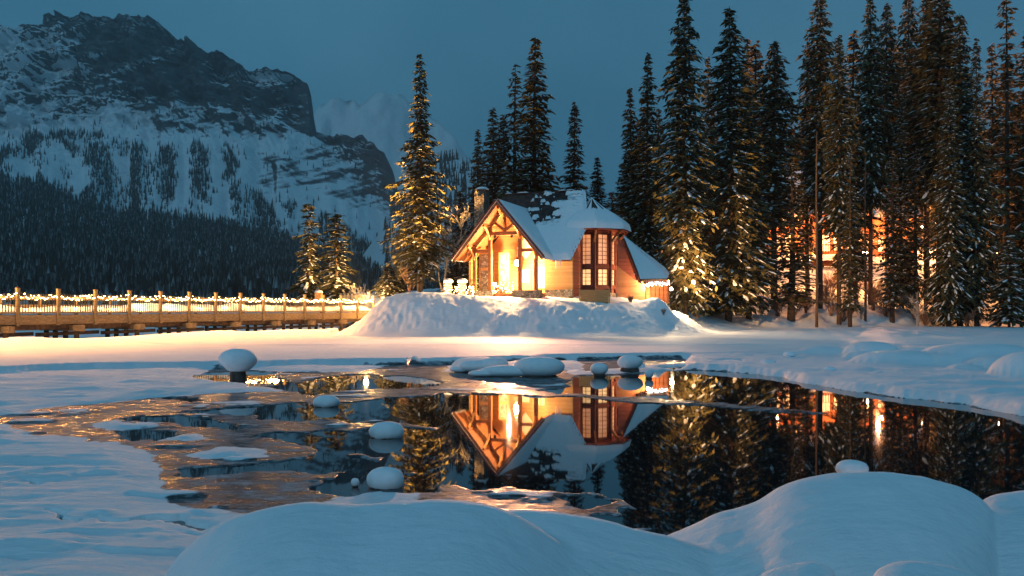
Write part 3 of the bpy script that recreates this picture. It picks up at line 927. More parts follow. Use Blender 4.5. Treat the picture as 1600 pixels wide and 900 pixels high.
# bargeboards and rake trim of the porch gable
for sgn in (-1, 1):
    mb = CB()
    mb.bar((sgn * 0.02, RV - 0.05, APEX - 0.12), (sgn * (HW + 0.05), RV - 0.05, EAVE - 0.18), 0.10, 0.36, up=(0, 0, 1))
    mb.build('bargeboard', M['timber'], chalet)
    mb = CB()
    mb.bar((sgn * 0.02, RV - 0.12, APEX + 0.08), (sgn * (HW + 0.08), RV - 0.12, EAVE + 0.02), 0.06, 0.16)
    mb.build('rake_trim', M['dark_timber'], chalet)
mb = CB(); mb.box(HW - 0.02, 5.4, MEV - 0.06, MEV + 0.02, EAVE - 0.30, EAVE - 0.02); mb.build('eave_board', M['dark_timber'], chalet)
mb = CB()
for k in range(9): mb.box(HW + 0.1 + k * 0.16, HW + 0.17 + k * 0.16, MEV, 1.3, EAVE - 0.26 + 0.02, EAVE - 0.14 + 0.02)
mb.build('rafter_tails', M['timber'], chalet)

# roof snow and bare shingles
c_ = HW / math.hypot(HW, APEX - EAVE); s_ = (APEX - EAVE) / math.hypot(HW, APEX - EAVE); LG = math.hypot(HW, APEX - EAVE)
# right porch slope: s along v (front to back), t up the slope
e1, e2 = (0, 1, 0), (-c_, 0, s_)
slope_snow('porch_snow', (HW, 0, EAVE), e1, e2, [(RV - 0.1, -0.12), (MEV + 0.1, -0.12), (4.9, LG + 0.02), (RV - 0.1, LG + 0.05)], 0.30, seed=2)
slope_snow('porch_snow', (-HW, 0, EAVE), (0, 1, 0), (c_, 0, s_), [(RV - 0.06, -0.05), (MEV, -0.05), (4.9, LG), (RV - 0.06, LG + 0.05)], 0.22, seed=5)
# main front slope: s along u, t up the slope
LM = math.hypot(RZV - MEV, RIDGE - EAVE); cm = (RZV - MEV) / LM; sm = (RIDGE - EAVE) / LM
vt = math.hypot(4.98 - MEV, APEX - EAVE)
mp = [(HW - 0.02, -0.02), (5.35, -0.02), (6.0, 2.6 / cm), (4.6, LM), (0, LM), (0, vt)]
def bare_zone(s, t):
    """positive where snow stays: the upper left of the slope has slid clear"""
    k = (LM * 0.47 + (s - 1.9) * (0.28) - t) * 0.7
    k = np.where(s > 3.6, np.maximum(k, (LM * 0.80 - t) * 0.5 + (s - 4.4) * 0.55), k)
    k = np.maximum(k, (fbm(s * 0.75 + 2, t * 5.0, 4) - 0.60 + 0.05 * (s - 2.5)) * 5.0 - 0.25)
    return k + 0.25
slope_snow('roof_snow', (0, MEV, EAVE), (1, 0, 0), (0, cm, sm), [(HW - 0.1, -0.16), (5.45, -0.16), (6.05, 2.6 / cm), (4.9, LM), (0.2, LM), (0, vt)], 0.34, step=0.075, holes=bare_zone, seed=3, rag=0.75)
shingles('shingles', (0, MEV, EAVE), (1, 0, 0), (0, cm, sm), mp, seed=4)
mb = CB()
mb.bar((-2.75, RZV, RIDGE + 0.05), (4.6, RZV, RIDGE + 0.05), 0.22, 0.12); mb.build('ridge_cap', M['shingle'], chalet)
rs = random.Random(5)
mb = CB()
for u in (-2.3, -1.1, -0.7, 1.3, 2.9, 3.6):
    w = rs.uniform(0.2, 0.5); mb.lathe((u, RZV, RIDGE + 0.08), [(w, 0), (w * 0.8, 0.05), (w * 0.3, rs.uniform(0.07, 0.12))], 8)
tag(mb.build('ridge_snow', M['snow'], chalet, True), kind='stuff')

# porch frame
PU = [-2.75, -1.345, 1.345, 2.75]
def roof_z(u): return APEX - SL * abs(u) - 0.30
for u in PU:
    mb = CB(); mb.box(u - 0.14, u + 0.14, -0.14, 0.14, 3.85, roof_z(u) - 0.02); mb.build('post', M['timber'], chalet)
    mb = CB(); mb.box(u - 0.12, u + 0.12, RV + 0.12, 3.0, roof_z(u) - 0.12, roof_z(u) + 0.10); mb.build('purlin', M['timber'], chalet)
    mb = CB()
    mb.tube([(u, -0.12, roof_z(u) - 1.15), (u, -0.45, roof_z(u) - 0.62), (u, -0.85, roof_z(u) - 0.32), (u, RV + 0.25, roof_z(u) - 0.10)], [0.10] * 4, 6)
    mb.build('knee_brace', M['pine'], chalet)
mb = CB(); mb.box(-0.12, 0.12, RV + 0.12, 4.0, APEX - 0.62, APEX - 0.30); mb.build('ridge_beam', M['timber'], chalet)
mb = CB(); mb.tube([(0, -0.1, APEX - 2.0), (0, -0.7, APEX - 1.25), (0, RV + 0.2, APEX - 0.6)], [0.11] * 3, 6); mb.build('knee_brace', M['pine'], chalet)
mb = CB(); mb.box(-0.12, 0.12, -0.12, 0.12, 8.7, APEX - 0.62); mb.build('king_post', M['timber'], chalet)
mb = CB(); mb.box(-1.5, 1.5, -0.155, 0.155, 8.42, 8.72); mb.build('collar_beam', M['timber'], chalet)
for sgn in (-1, 1):
    mb = CB(); a, b = sorted((sgn * 1.485, sgn * 2.61)); mb.box(a, b, -0.12, 0.12, 7.0, 7.28); mb.build('tie_beam', M['timber'], chalet)
    mb = CB(); mb.bar((sgn * 0.14, -0.02, APEX - 0.58), (sgn * 3.3, -0.02, roof_z(3.3) - 0.12), 0.2, 0.26); mb.build('truss_rafter', M['pine'], chalet)
    mb = CB(); mb.bar((sgn * 0.12, 0, 8.9), (sgn * 1.0, 0, 9.55), 0.16, 0.2); mb.build('strut', M['timber'], chalet)
    for v in (-1.25, -0.8, -0.4, 0.5, 1.2, 1.9):
        mb = CB(); mb.bar((sgn * 0.2, v, APEX - 0.42), (sgn * 3.85, v, EAVE - 0.16 + 0.08), 0.09, 0.16); mb.build('rafter', M['pine'], chalet)
# stone plinth, floor, walls
mb = CB(); mb.box(-3.05, -1.0, -0.35, 0.35, 2.2, 3.85); mb.build('stone_plinth', M['stone'], chalet)
mb = CB(); mb.box(0.75, 3.15, -0.40, 0.40, 2.2, 3.85); mb.build('stone_plinth', M['stone'], chalet)
mb = CB(); mb.box(-0.98, 0.73, -0.2, 0.1, 2.2, 3.55); mb.build('porch_step', M['timber'], chalet)
mb = CB(); mb.box(-3.0, 3.0, 0.36, 3.2, 2.2, 3.62); mb.build('porch_floor', M['pine'], chalet)
mb = CB(); mb.box(3.16, 5.5, 0.95, 1.32, 2.2, 3.9); mb.build('stone_plinth', M['stone'], chalet)
mb = CB()
mb.wall([(-3.2, 3.0, 3.62), (3.0, 3.0, 3.62), (3.0, 3.0, 7.2), (0, 3.0, 10.75), (-3.2, 3.0, 7.0)], (0, 0.2, 0)); mb.build('porch_wall', M['siding'], chalet)
mb = CB(); mb.box(3.02, 5.45, 1.3, 1.5, 3.9, 6.72); mb.build('front_wall', M['siding'], chalet)
mb = CB(); mb.box(2.98, 3.14, 1.52, 3.0, 3.62, 7.3); mb.build('side_wall', M['siding'], chalet)
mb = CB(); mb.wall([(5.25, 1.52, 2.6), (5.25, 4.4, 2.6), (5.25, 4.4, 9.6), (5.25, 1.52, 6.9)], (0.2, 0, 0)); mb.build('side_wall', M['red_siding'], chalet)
mb = CB(); mb.box(-4.0, -3.8, 1.5, 11.5, 2.6, 6.6); mb.build('side_wall', M['siding'], chalet)
mb = CB(); mb.box(-3.78, -3.22, 3.0, 3.2, 2.6, 6.7); mb.build('front_wall', M['siding'], chalet)
for (u0, u1, v) in ((-2.58, -1.5, 0.55), (-1.18, -0.35, 1.5)):
    mb = CB(); mb.box(u0 + 0.09, u1 - 0.09, v, v + 0.3, 3.62, 6.95); w = mb.build('stone_panel', M['stone'], chalet)
    mb = CB()
    mb.box(u0, u0 + 0.09, v - 0.03, v + 0.33, 3.62, 6.95); mb.box(u1 - 0.09, u1, v - 0.03, v + 0.33, 3.62, 6.95); mb.box(u0, u1, v - 0.04, v + 0.34, 6.95, 7.1)
    mb.box(u0 + .09, u1 - .09, v - 0.02, v, 5.55, 5.8)
    mb.build('panel_frame', M['pine'], w)
# porch door and the diamond window over it
mb = CB(); mb.box(0.2, 1.2, 2.93, 2.999, 3.64, 5.9); d = mb.build('door', M['pine'], chalet)
mb = CB(); mb.box(0.35, 1.05, 2.91, 2.928, 4.6, 5.7); mb.build('door_pane', M['pane_lower'], d)
mb = CB(); mb.box(0.27, 0.32, 2.86, 2.929, 4.5, 4.85); mb.build('door_handle', M['metal'], d)
def diamond(r, v0, v1):
    m_ = CB(); c = Vector((0.72, 0, 7.55))
    m_.wall([(c.x, v0, c.z - r * 1.25), (c.x + r, v0, c.z), (c.x, v0, c.z + r * 1.25), (c.x - r, v0, c.z)], (0, v1 - v0, 0)); return m_
dw = diamond(0.95, 2.90, 2.995).build('diamond_window', M['pine'], chalet)
diamond(0.78, 2.87, 2.898).build('pane', M['pane_lower'], dw)
mb = CB(); mb.box(1.5, 2.7, 2.93, 2.998, 4.0, 6.0); w = mb.build('window', M['pine'], chalet)
mb = CB(); mb.box(1.58, 2.06, 2.91, 2.928, 4.1, 5.9); mb.box(2.14, 2.62, 2.91, 2.928, 4.1, 5.9); mb.build('pane', M['pane_lower'], w)
# chimney
mb = CB(); mb.box(-5.1, -4.15, 5.0, 6.3, 2.6, 13.0); ch = mb.build('chimney', M['stone'], chalet)
mb = CB(); mb.box(-5.2, -4.05, 4.9, 6.4, 13.0, 13.18); mb.build('chimney_cap', M['rock'], ch)
mb = CB(); mb.lathe((-4.6, 5.65, 13.18), [(0.62, 0), (0.6, 0.14), (0.4, 0.26), (0.1, 0.32)], 12); mb.build('cap_snow', M['snow'], ch, True)

# corner bay: an octagon with lit windows
TC = Vector((5.72, 6.02, 0)); TR = 2.0; AP = TR * math.cos(math.pi / 8)
def octv(r, k): a = math.radians(-90 + 45 * k - 22.5); return Vector((TC.x + r * math.cos(a), TC.y + r * math.sin(a), 0))
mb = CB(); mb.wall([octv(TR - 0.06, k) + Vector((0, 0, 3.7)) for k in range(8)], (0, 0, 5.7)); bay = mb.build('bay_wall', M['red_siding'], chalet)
mb = CB(); mb.wall([octv(TR + 0.06, k) + Vector((0, 0, 2.2)) for k in range(8)], (0, 0, 1.5)); mb.build('bay_plinth', M['stone'], chalet)
for k in range(-1, 4):
    p = octv(TR + 0.03, k); mb = CB(); mb.tube([p + Vector((0, 0, 3.7)), p + Vector((0, 0, 9.3))], [0.13, 0.13], 8); mb.build('bay_post', M['dark_timber'], chalet)
for z0, z1 in ((8.78, 9.02), (5.78, 6.04), (4.02, 4.24)):
    mb = CB()
    for k in range(-1, 4): mb.bar(octv(TR + 0.01, k) + Vector((0, 0, (z0 + z1) / 2)), octv(TR + 0.01, k + 1) + Vector((0, 0, (z0 + z1) / 2)), 0.16, z1 - z0)
    mb.build('bay_rail', M['dark_timber'], chalet)
for k in range(0, 3):
    a = math.radians(-90 + 45 * k); n = Vector((math.cos(a), math.sin(a), 0)); t = Vector((-n.y, n.x, 0)); up = Vector((0, 0, 1))
    for z0, z1, rows, pm in ((6.15, 8.62, 7, 'pane_upper'), (4.36, 5.66, 4, 'pane_lower')):
        c = TC + n * AP; hw = 0.43
        mb = CB()
        for s in (-1, 1): mb.obox(c + t * s * (hw + 0.05) + up * (z0 + z1) / 2, (t, n, up), (0.055, 0.07, (z1 - z0) / 2 + 0.1))
        for z in (z0 - 0.05, z1 + 0.05): mb.obox(c + up * z, (t, n, up), (hw - 0.002, 0.068, 0.05))
        w = mb.build('window', M['dark_timber'], chalet)
        mb = CB(); mb.obox(c + n * -0.02 + up * (z0 + z1) / 2, (t, n, up), (hw, 0.012, (z1 - z0) / 2)); mb.build('pane', M[pm], w)
        mb = CB()
        mb.obox(c + n * 0.012 + up * (z0 + z1) / 2, (t, n, up), (0.022, 0.016, (z1 - z0) / 2))
        for r in range(1, rows): mb.obox(c + n * 0.014 + up * (z0 + (z1 - z0) * r / rows), (t, n, up), (hw, 0.015, 0.020))
        mb.build('glazing_bars', M['dark_timber'], w)
# bay roof: eight facets, snow thick at the rim, dark seams near the top
BE, BA, BR = 9.25, 11.95, 3.35
mb = CB()
mb.v = []
for k in range(8):
    a0 = octv(BR, k); a1 = octv(BR, k + 1)
    mb.slab([a0 + Vector((0, 0, BE)), a1 + Vector((0, 0, BE)), TC + Vector((0, 0, BA))], 0.14)
mb.build('bay_roof', M['shingle'], chalet)
mb = CB(); mb.wall([octv(BR - 0.12, k) + Vector((0, 0, BE - 0.22)) for k in range(8)], (0, 0, 0.1)); mb.build('bay_soffit', M['dark_timber'], chalet)
for k in range(1, 5):
    mb = CB(); mb.bar(octv(BR - 0.03, k) + Vector((0, 0, BE - 0.14)), octv(BR - 0.03, k + 1) + Vector((0, 0, BE - 0.14)), 0.07, 0.24); mb.build('bay_fascia', M['dark_timber'], chalet)
for k in range(1, 4):
    mb = CB(); mb.bar(octv(TR + 0.12, k) + Vector((0, 0, 8.0)), octv(BR - 0.3, k) + Vector((0, 0, BE - 0.28)), 0.16, 0.2); mb.build('bay_bracket', M['timber'], chalet)
r = np.linspace(0.0, BR + 0.10, 44); ph = np.linspace(0, 2 * math.pi, 145)
Rg, Pg = np.meshgrid(r, ph, indexing='ij'); sh = Rg.shape; Rg = Rg.ravel(); Pg = Pg.ravel()
sec = np.mod(Pg - math.radians(-90 - 22.5), math.pi / 4) - math.pi / 8
ap = Rg * 1.0; Rr = ap * math.cos(math.pi / 8) / np.cos(sec)
surf = BA - (BA - BE) * Rg / BR
streak = fbm(Pg * 4.2, Rg * 0.35, 3); streak = 0.5 * (streak + fbm(Pg * 9, Rg * 0.2 + 4, 2))
mask = np.clip(sstep(0.9, 1.7, Rg + 1.3 * (streak - 0.5)) + sstep(0.50, 0.60, streak), 0, 1)
th = (0.10 + 0.30 * sstep(0.8, 2.7, Rg)) * mask * sstep(BR + 0.105, BR - 0.12, Rg) ** 0.5 + 0.05 * mask * (fbm(Pg * 5, Rg * 2, 3) - .5)
zz = surf + th - 0.04 - 0.10 * sstep(BR - .05, BR + .1, Rg)
v = np.stack([TC.x + Rr * np.cos(Pg), TC.y + Rr * np.sin(Pg), zz - CZ], 1)
q = grid_quads(*sh); keep = (mask[q] > 0.02).any(1); q = q[keep][:, ::-1]
used, inv = np.unique(q.ravel(), return_inverse=True)
link('bay_snow', np_mesh('bay_snow', v[used], quads=inv.reshape(-1, 4), mats=[M['snow']]), chalet)

# the low side wing on the right, under a swept roof
def L(p): return CINV @ Vector(p)
A_, B_, C_, D_ = at(974, 373, 67.5), at(1000, 437, 63.8), at(1043, 436, 65.8), at(1046, 428, 71.5)
mb = MB(); mb.slab([L(A_), L(B_), L(C_)], 0.22); mb.slab([L(A_), L(C_), L(D_)], 0.22); mb.build('wing_roof', M['timber'], chalet)
wing_empty = None
def tri_snow(P, Q, R, n, th, rim):
    """snow skin on a triangle"""
    P, Q, R = [np.array(L(p)) for p in (P, Q, R)]
    i, j = np.meshgrid(np.linspace(0, 1, n), np.linspace(0, 1, n), indexing='ij'); sh = i.shape; i = i.ravel(); j = j.ravel()
    v = P + (Q - P) * i[:, None] + (R - Q) * (i * j)[:, None]
    e = np.minimum(1 - i, 1) * 3
    v[:, 2] += th * sstep(-0.01, rim, 1 - i) ** 0.5 * (0.9 + 0.3 * fbm(i * 5, j * 5, 2)) + 0.02
    return v, grid_quads(*sh)
v1, q1 = tri_snow(A_, B_, C_, 26, 0.26, 0.12); v2, q2 = tri_snow(A_, C_, D_, 26, 0.26, 0.12)
link('wing_snow', np_mesh('wing_snow', np.concatenate([v1, v2]), quads=np.concatenate([q1, q2 + len(v1)]), mats=[M['snow']]), chalet)
mb = MB(); mb.bar(L(A_ + Vector((-.05, -.1, -.15))), L(B_ + Vector((-.05, -.1, -.15))), 0.1, 0.32); mb.build('bargeboard', M['dark_timber'], chalet)
def wpoly(name, pts, dep, mat):
    m_ = MB(); m_.wall([L(p) for p in pts], Vector(L(Vector((0, dep, 0)) + at(0, 0, 60))) - Vector(L(at(0, 0, 60)))); return m_.build(name, M[mat], chalet)
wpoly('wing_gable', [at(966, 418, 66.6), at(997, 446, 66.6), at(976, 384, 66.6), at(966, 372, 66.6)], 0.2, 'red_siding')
wpoly('wing_wall', [at(964, 474, 66.4), at(1008, 474, 66.4), at(1008, 441, 66.4), at(992, 437, 66.4), at(964, 415, 66.4)], 0.18, 'wing_siding')
wpoly('wing_wall', [at(1008, 474, 67.6), at(1046, 474, 67.6), at(1046, 438, 67.6), at(1008, 438, 67.6)], 0.18, 'wing_siding')
o = wpoly('door', [at(1009.5, 468, 67.3), at(1015.5, 468, 67.3), at(1015.5, 441, 67.3), at(1009.5, 441, 67.3)], 0.08, 'pine')
for k in range(4):
    wpoly('cladding_panel', [at(1018 + k * 6.5, 470, 67.4), at(1023.5 + k * 6.5, 470, 67.4), at(1023.5 + k * 6.5, 442, 67.4), at(1018 + k * 6.5, 442, 67.4)], 0.07, 'orange_siding')
mb = MB()
for k in range(9):
    p = B_.lerp(C_, (k + 0.5) / 9); mb.bar(L(p + Vector((0, 0.1, -0.28))), L(p + Vector((0.1, 1.2, -0.1))), 0.1, 0.14)
mb.build('rafter_tails', M['timber'], chalet)
mb = MB()
rs = random.Random(2)
for k in range(16):
    p = B_.lerp(C_, rs.random()) + Vector((0, -0.02, -0.15)); l = rs.uniform(0.1, 0.35); mb.tube([L(p), L(p - Vector((0, 0, l)))], [0.03, 0.004], 5)
for k in range(7):
    p = Vector((4.2 + rs.uniform(-.25, .5), MEV - 0.05, EAVE - 0.05)); l = rs.uniform(0.15, 0.9); mb.tube([p - Vector((0, 0, CZ)), p - Vector((0, 0, CZ + l))], [0.05, 0.005], 5)
tag(mb.build('icicle', M['snow'], chalet), kind='stuff')

# porch lamp
lamp = empty('porch_lamp', chalet.matrix_world @ Vector((0, 0, 0)))
PL = Matrix.Translation(chalet.location) @ chalet.rotation_euler.to_matrix().to_4x4()
lp = PL @ Vector((0.62, 1.2, 6.15 - CZ))
lamp.location = lp
tag(lamp, 'blazing lantern hanging inside the chalet porch behind the inner right post', 'lamp')
mb = MB(); mb.lathe((0, 0, 0), [(0.08, -0.26), (0.2, -0.2), (0.24, 0.05), (0.16, 0.24), (0.06, 0.28)], 10); mb.build('globe', M['lamp'], lamp, True)
mb = MB(); mb.lathe((0, 0, 0.28), [(0.26, 0), (0.08, 0.14), (0.03, 0.2)], 10); mb.tube([(0, 0, 0.45), (0, 0, 3.6)], [0.02, 0.02], 5); mb.build('hanger', M['metal'], lamp)
point_light('porch_lamp_and_fill', lp + Vector((-0.05, -0.45, -0.1)), 7000, (1, 0.58, 0.24), 0.22)
for k, (u, lab) in enumerate(((-0.75, 'left'), (0.75, 'right'))):
    q = PL @ Vector((u, -0.42, 8.28 - CZ))
    mb = CB(); mb.tube([(u, -0.20, 8.33), (u, -0.40, 8.27)], [0.09, 0.13], 8); mb.build('flood_lamp', M['metal'], chalet)
q = PL @ Vector((0.55, -0.45, 7.3 - CZ))
spot_light('porch_lamp_and_fill', q, q + Vector((-1.5, -10, -1.0)), 30000, (1, 0.44, 0.22), 74, 0.8, 0.1)  # added spot with no fixture, carries porch light out to the lake snow
spot_light('tree_fill', at(622, 440, 61.5), at(655, 255, 69), 95000, (1, 0.50, 0.13), 62, 0.6)  # added spot with no lamp body, turns the tall spruce gold
spot_light('tree_fill', at(1052, 440, 67.5), at(1270, 330, 92), 36000, (1, 0.50, 0.17), 66, 0.7)  # added spot, warm fill on the spruces of the bank
spot_light('tree_fill', at(568, 446, 69.0), at(503, 395, 78.5), 30000, (1, 0.55, 0.17), 44, 0.6)  # added spot, gilds the two young spruces above the bridge
spot_light('tree_fill', at(1048, 446, 67.5), at(1085, 200, 78), 19000, (1, 0.52, 0.17), 80, 0.6)  # added spot, lights the huge spruce from below
point_light('bridge_end_fill', at(572, 450, 70.0), 2500, (1, 0.56, 0.2), 0.2)  # added point with no lamp body, brightens the trees around the bridge head

# planter-like plank box before the bay
bx = at(929, 472, 64.0)
pb = empty('plank_box', (bx.x, bx.y, 2.55), -0.12)
tag(pb, 'pale wooden plank box standing below the bay windows', 'box')
for k in range(5):
    mb = MB(); mb.box(-1.12, 1.12, -0.55, -0.5, 0.3 + k * 0.2, 0.485 + k * 0.2); mb.build('plank', M['pine'], pb)
mb = MB(); mb.box(-1.1, 1.1, -0.498, 0.5, 0.2, 1.22); mb.build('core', M['weathered'], pb)
for s in (-1, 1):
    mb = MB(); mb.box(s * 1.18 - 0.05, s * 1.18 + 0.05, -0.56, -0.45, 0.0, 1.42); mb.build('corner_post', M['pine'], pb)

# lantern pillars and glowing shrub by the porch
def bulbs_in(mb, c, r3, n, seed, r=0.035):
    g = random.Random(seed)
    for _ in range(n):
        a = g.uniform(0, 6.28); z = g.random(); rr = g.uniform(0.8, 1.0)
        mb.octa((c[0] + r3[0] * rr * math.cos(a), c[1] + r3[1] * rr * math.sin(a), c[2] + r3[2] * z), r)
for k, (px, lab) in enumerate(((700.5, 'snow capped stone pillar wound with fairy lights, farther from the porch'), (722.5, 'snow capped stone pillar wound with fairy lights, next to the porch'))):
    p = at(px, 462, 65.6); z0 = 3.2
    t = empty('lantern_pillar', (p.x, p.y, z0)); tag(t, lab, 'pillar', 'lit pillars left of the porch')
    mb = MB(); mb.box(-0.26, 0.26, -0.26, 0.26, -0.3, 1.25); mb.build('shaft', M['stone'], t)
    mb = MB(); mb.lathe((0, 0, 1.25), [(0.36, 0), (0.42, 0.12), (0.38, 0.26), (0.2, 0.35), (0.03, 0.37)], 14); mb.build('snow_cap', M['snow'], t, True)
    mb = MB(); bulbs_in(mb, (0, 0, 0.1), (0.33, 0.33, 1.05), 34, k, 0.024); tag(mb.build('fairy_lights', M['bulb'], t), kind='stuff')
    point_light('pillar_light', (p.x - 0.1, p.y - 0.75, z0 + 0.9), 200, (1, 0.56, 0.19), 0.15)
for k, (px, dd, rx, nz, lab) in enumerate(((680, 66.5, 1.1, 60, 'low heap of fairy lights at the far end of the pillar row'), (711, 66.3, 0.5, 40, 'fairy lights strung between the two stone pillars'), (733, 65.8, 0.4, 36, 'fairy lights between the pillars and the porch'))):
    p = at(px, 462, dd); t = MB(); bulbs_in(t, (p.x, p.y, 3.3), (rx, 0.3, 0.9 if k else 0.35), nz, 20 + k)
    o = t.build('fairy_lights', M['bulb']); tag(o, lab, 'string lights', 'fairy lights left of the porch')
sb = PL @ Vector((-0.35, 0.5, 3.62 - CZ))
sh_ = empty('glowing_shrub', sb); tag(sh_, 'low shrub covered in fairy lights in the chalet porch', 'shrub')
mb = MB(); g = random.Random(3)
for _ in range(60):
    a = g.uniform(0, 6.28); h = g.uniform(0.3, 1.1); r = g.uniform(0.2, 0.95); mb.tube([(r * .3 * math.cos(a), r * .12 * math.sin(a), 0), (r * math.cos(a), r * 0.35 * math.sin(a), h)], [0.015, 0.006], 3)
tag(mb.build('twigs', M['twig'], sh_), kind='stuff')
mb = MB(); bulbs_in(mb, (0, 0, 0.08), (1.0, 0.32, 0.85), 70, 9); tag(mb.build('fairy_lights', M['bulb'], sh_), kind='stuff')
point_light('shrub_light', sb + Vector((0.1, -0.7, 0.9)), 160, (1, 0.58, 0.2), 0.2)

# lamps at the wing
for (px, py, d, w, lab) in ((1012, 446, 66.2, 500, 'bright lamp beside the side wing door under its eave'), (1049, 452, 68.5, 2600, 'white lamp at the far end of the side wing')):
    p = at(px, py, d); t = empty('wall_lamp', p); tag(t, lab, 'lamp')
    mb = MB(); mb.lathe((0, 0, -0.1), [(0.05, 0), (0.12, 0.05), (0.12, 0.2), (0.05, 0.26)], 8); mb.build('globe', M['lamp'], t, True)
    mb = MB(); mb.box(-0.03, 0.03, 0.0, 0.6, 0.17, 0.22); mb.build('bracket', M['metal'], t)
    point_light('wing_light', p + Vector((0, -0.35, 0)), w, (1, 0.66, 0.34), 0.12)
mb = MB(); g = random.Random(8)
for k in range(34):
    q = B_.lerp(C_, 0.3 + 0.7 * k / 33) + Vector((0, -0.06, -0.25 - g.uniform(0, 0.28))); mb.octa(q, 0.035)
tag(mb.build('eave_lights', M['white_bulb']), 'cool white string lights under the side wing eave', 'string lights')

# ------------------------------------------------------------------ the bridge
BP = Vector((-25.8, 41.5, 0)) * 1.02; BQ = Vector((-14.15, 65.7, 0)) * 1.02
bdir = (BQ - BP).normalized(); BL = (BQ - BP).length; bn = Vector((-bdir.y, bdir.x, 0))     # bn points away from the camera side
bay = BL / 12
bridge = empty('bridge', BP + bdir * BL / 2)
tag(bridge, 'long snow covered timber footbridge with railings strung with lights', 'bridge')
BOFF = bridge.location.copy()
def BBm(): return MB(BOFF)
def bp(k, off=0.0, z=0.0): return BP + bdir * (bay * k) + bn * off + Vector((0, 0, z))
Z0, ZD, ZT = 1.46, 2.02, 3.32
UPV = Vector((0, 0, 1)); AX = (bdir, bn, UPV)
K0, K1 = -4, 14
post_me = None
mb = MB(); mb.obox((0, 0, (ZT - Z0) / 2 + 0.02), AX, (0.078, 0.078, (ZT - Z0) / 2 + 0.06)); mb.obox((0, 0, ZT - Z0 + 0.10), AX, (0.095, 0.095, 0.03)); post_me = mb.mesh('post', M['weathered'])
mb = MB(); mb.obox((0, 0, 0.41), AX, (0.018, 0.018, 0.44)); pick_me = mb.mesh('baluster', M['metal'])
mb = MB(); mb.obox((0, 0, 0.5), AX, (0.07, 0.07, 0.62)); farp_me = mb.mesh('far_post', M['weathered'])
mb = MB(); mb.obox((0, 0, 0), AX, (bay / 2 - 0.11, 0.05, (ZD - Z0) / 2 - 0.02)); fas_me = mb.mesh('fascia_board', M['weathered'])
mb = MB(); mb.obox((0, 0, 0), AX, (bay / 2 - 0.10, 0.045, 0.05)); rail_me = mb.mesh('rail', M['weathered'])
mb = MB(); mb.obox((0, 0, 0), AX, (bay / 2 - 0.005, 0.08, 0.10)); frail_me = mb.mesh('far_rail', M['weathered'])
for k in range(K0, K1 + 1):
    o = link('post', post_me, bridge); o.location = bp(k, -0.06, Z0) - BOFF
    o = link('far_post', farp_me, bridge); o.location = bp(k + 0.3, 2.6, ZD) - BOFF
    if k < K1:
        for nm, me, off, z in (('fascia_board', fas_me, 0.0, (Z0 + ZD) / 2), ('top_rail', rail_me, 0, ZD + 0.92), ('bottom_rail', rail_me, 0, ZD + 0.10), ('far_rail', frail_me, 2.6, ZD + 0.92), ('far_rail', frail_me, 2.6, ZD + 0.45)):
            o = link(nm, me, bridge); o.location = bp(k + 0.5, off, z) - BOFF
        for j in range(1, 15):
            o = link('baluster', pick_me, bridge); o.location = bp(k + j / 15, 0, ZD + 0.07) - BOFF
mb = BBm(); mb.obox(bp((K0 + K1) / 2, 1.32, ZD - 0.09), AX, (bay * (K1 - K0) / 2, 1.25, 0.06)); mb.build('deck', M['weathered'], bridge)
mb = BBm()
for off in (0.35, 1.3, 2.3): mb.obox(bp((K0 + K1) / 2, off, Z0 + 0.05), AX, (bay * (K1 - K0) / 2, 0.12, 0.34))
mb.build('stringer', M['underdeck_timber'], bridge)
for k in np.arange(K0 + 0.2, K1 - 0.6, 1.75):
    mb = BBm(); mb.obox(bp(k, 1.1, Z0 - 0.22), AX, (0.17, 1.75, 0.17)); mb.build('cap_beam', M['weathered'], bridge)
    for off in (-0.15, 0.8, 1.7, 2.5):
        mb = BBm(); mb.tube([bp(k, off, -0.2), bp(k, off, Z0 - 0.39)], [0.15, 0.14], 8); mb.build('pile', M['underdeck_timber'], bridge)
    mb = BBm(); mb.bar(bp(k - 0.85, 0.5, Z0 - 0.55), bp(k + 0.85, 0.6, Z0 - 0.5), 0.12, 0.2); mb.build('brace', M['underdeck_timber'], bridge)
# snow along the deck
n1, n2 = 260, 14
kk, oo = np.meshgrid(np.linspace(K0, K1, n1), np.linspace(0.12, 2.5, n2), indexing='ij'); sh = kk.shape; kk = kk.ravel(); oo = oo.ravel()
hh = 0.16 + 0.80 * fbm(kk * 1.1, oo * 0.9, 3) * np.sin(np.clip((oo - 0.12) / 2.38, 0, 1) * math.pi) ** 0.6
P = np.stack([BP.x + bdir.x * bay * kk + bn.x * oo, BP.y + bdir.y * bay * kk + bn.y * oo, ZD - 0.02 + hh], 1) - np.array(BOFF)
link('deck_snow', np_mesh('deck_snow', P, quads=grid_quads(*sh), mats=[M['snow']]), bridge)
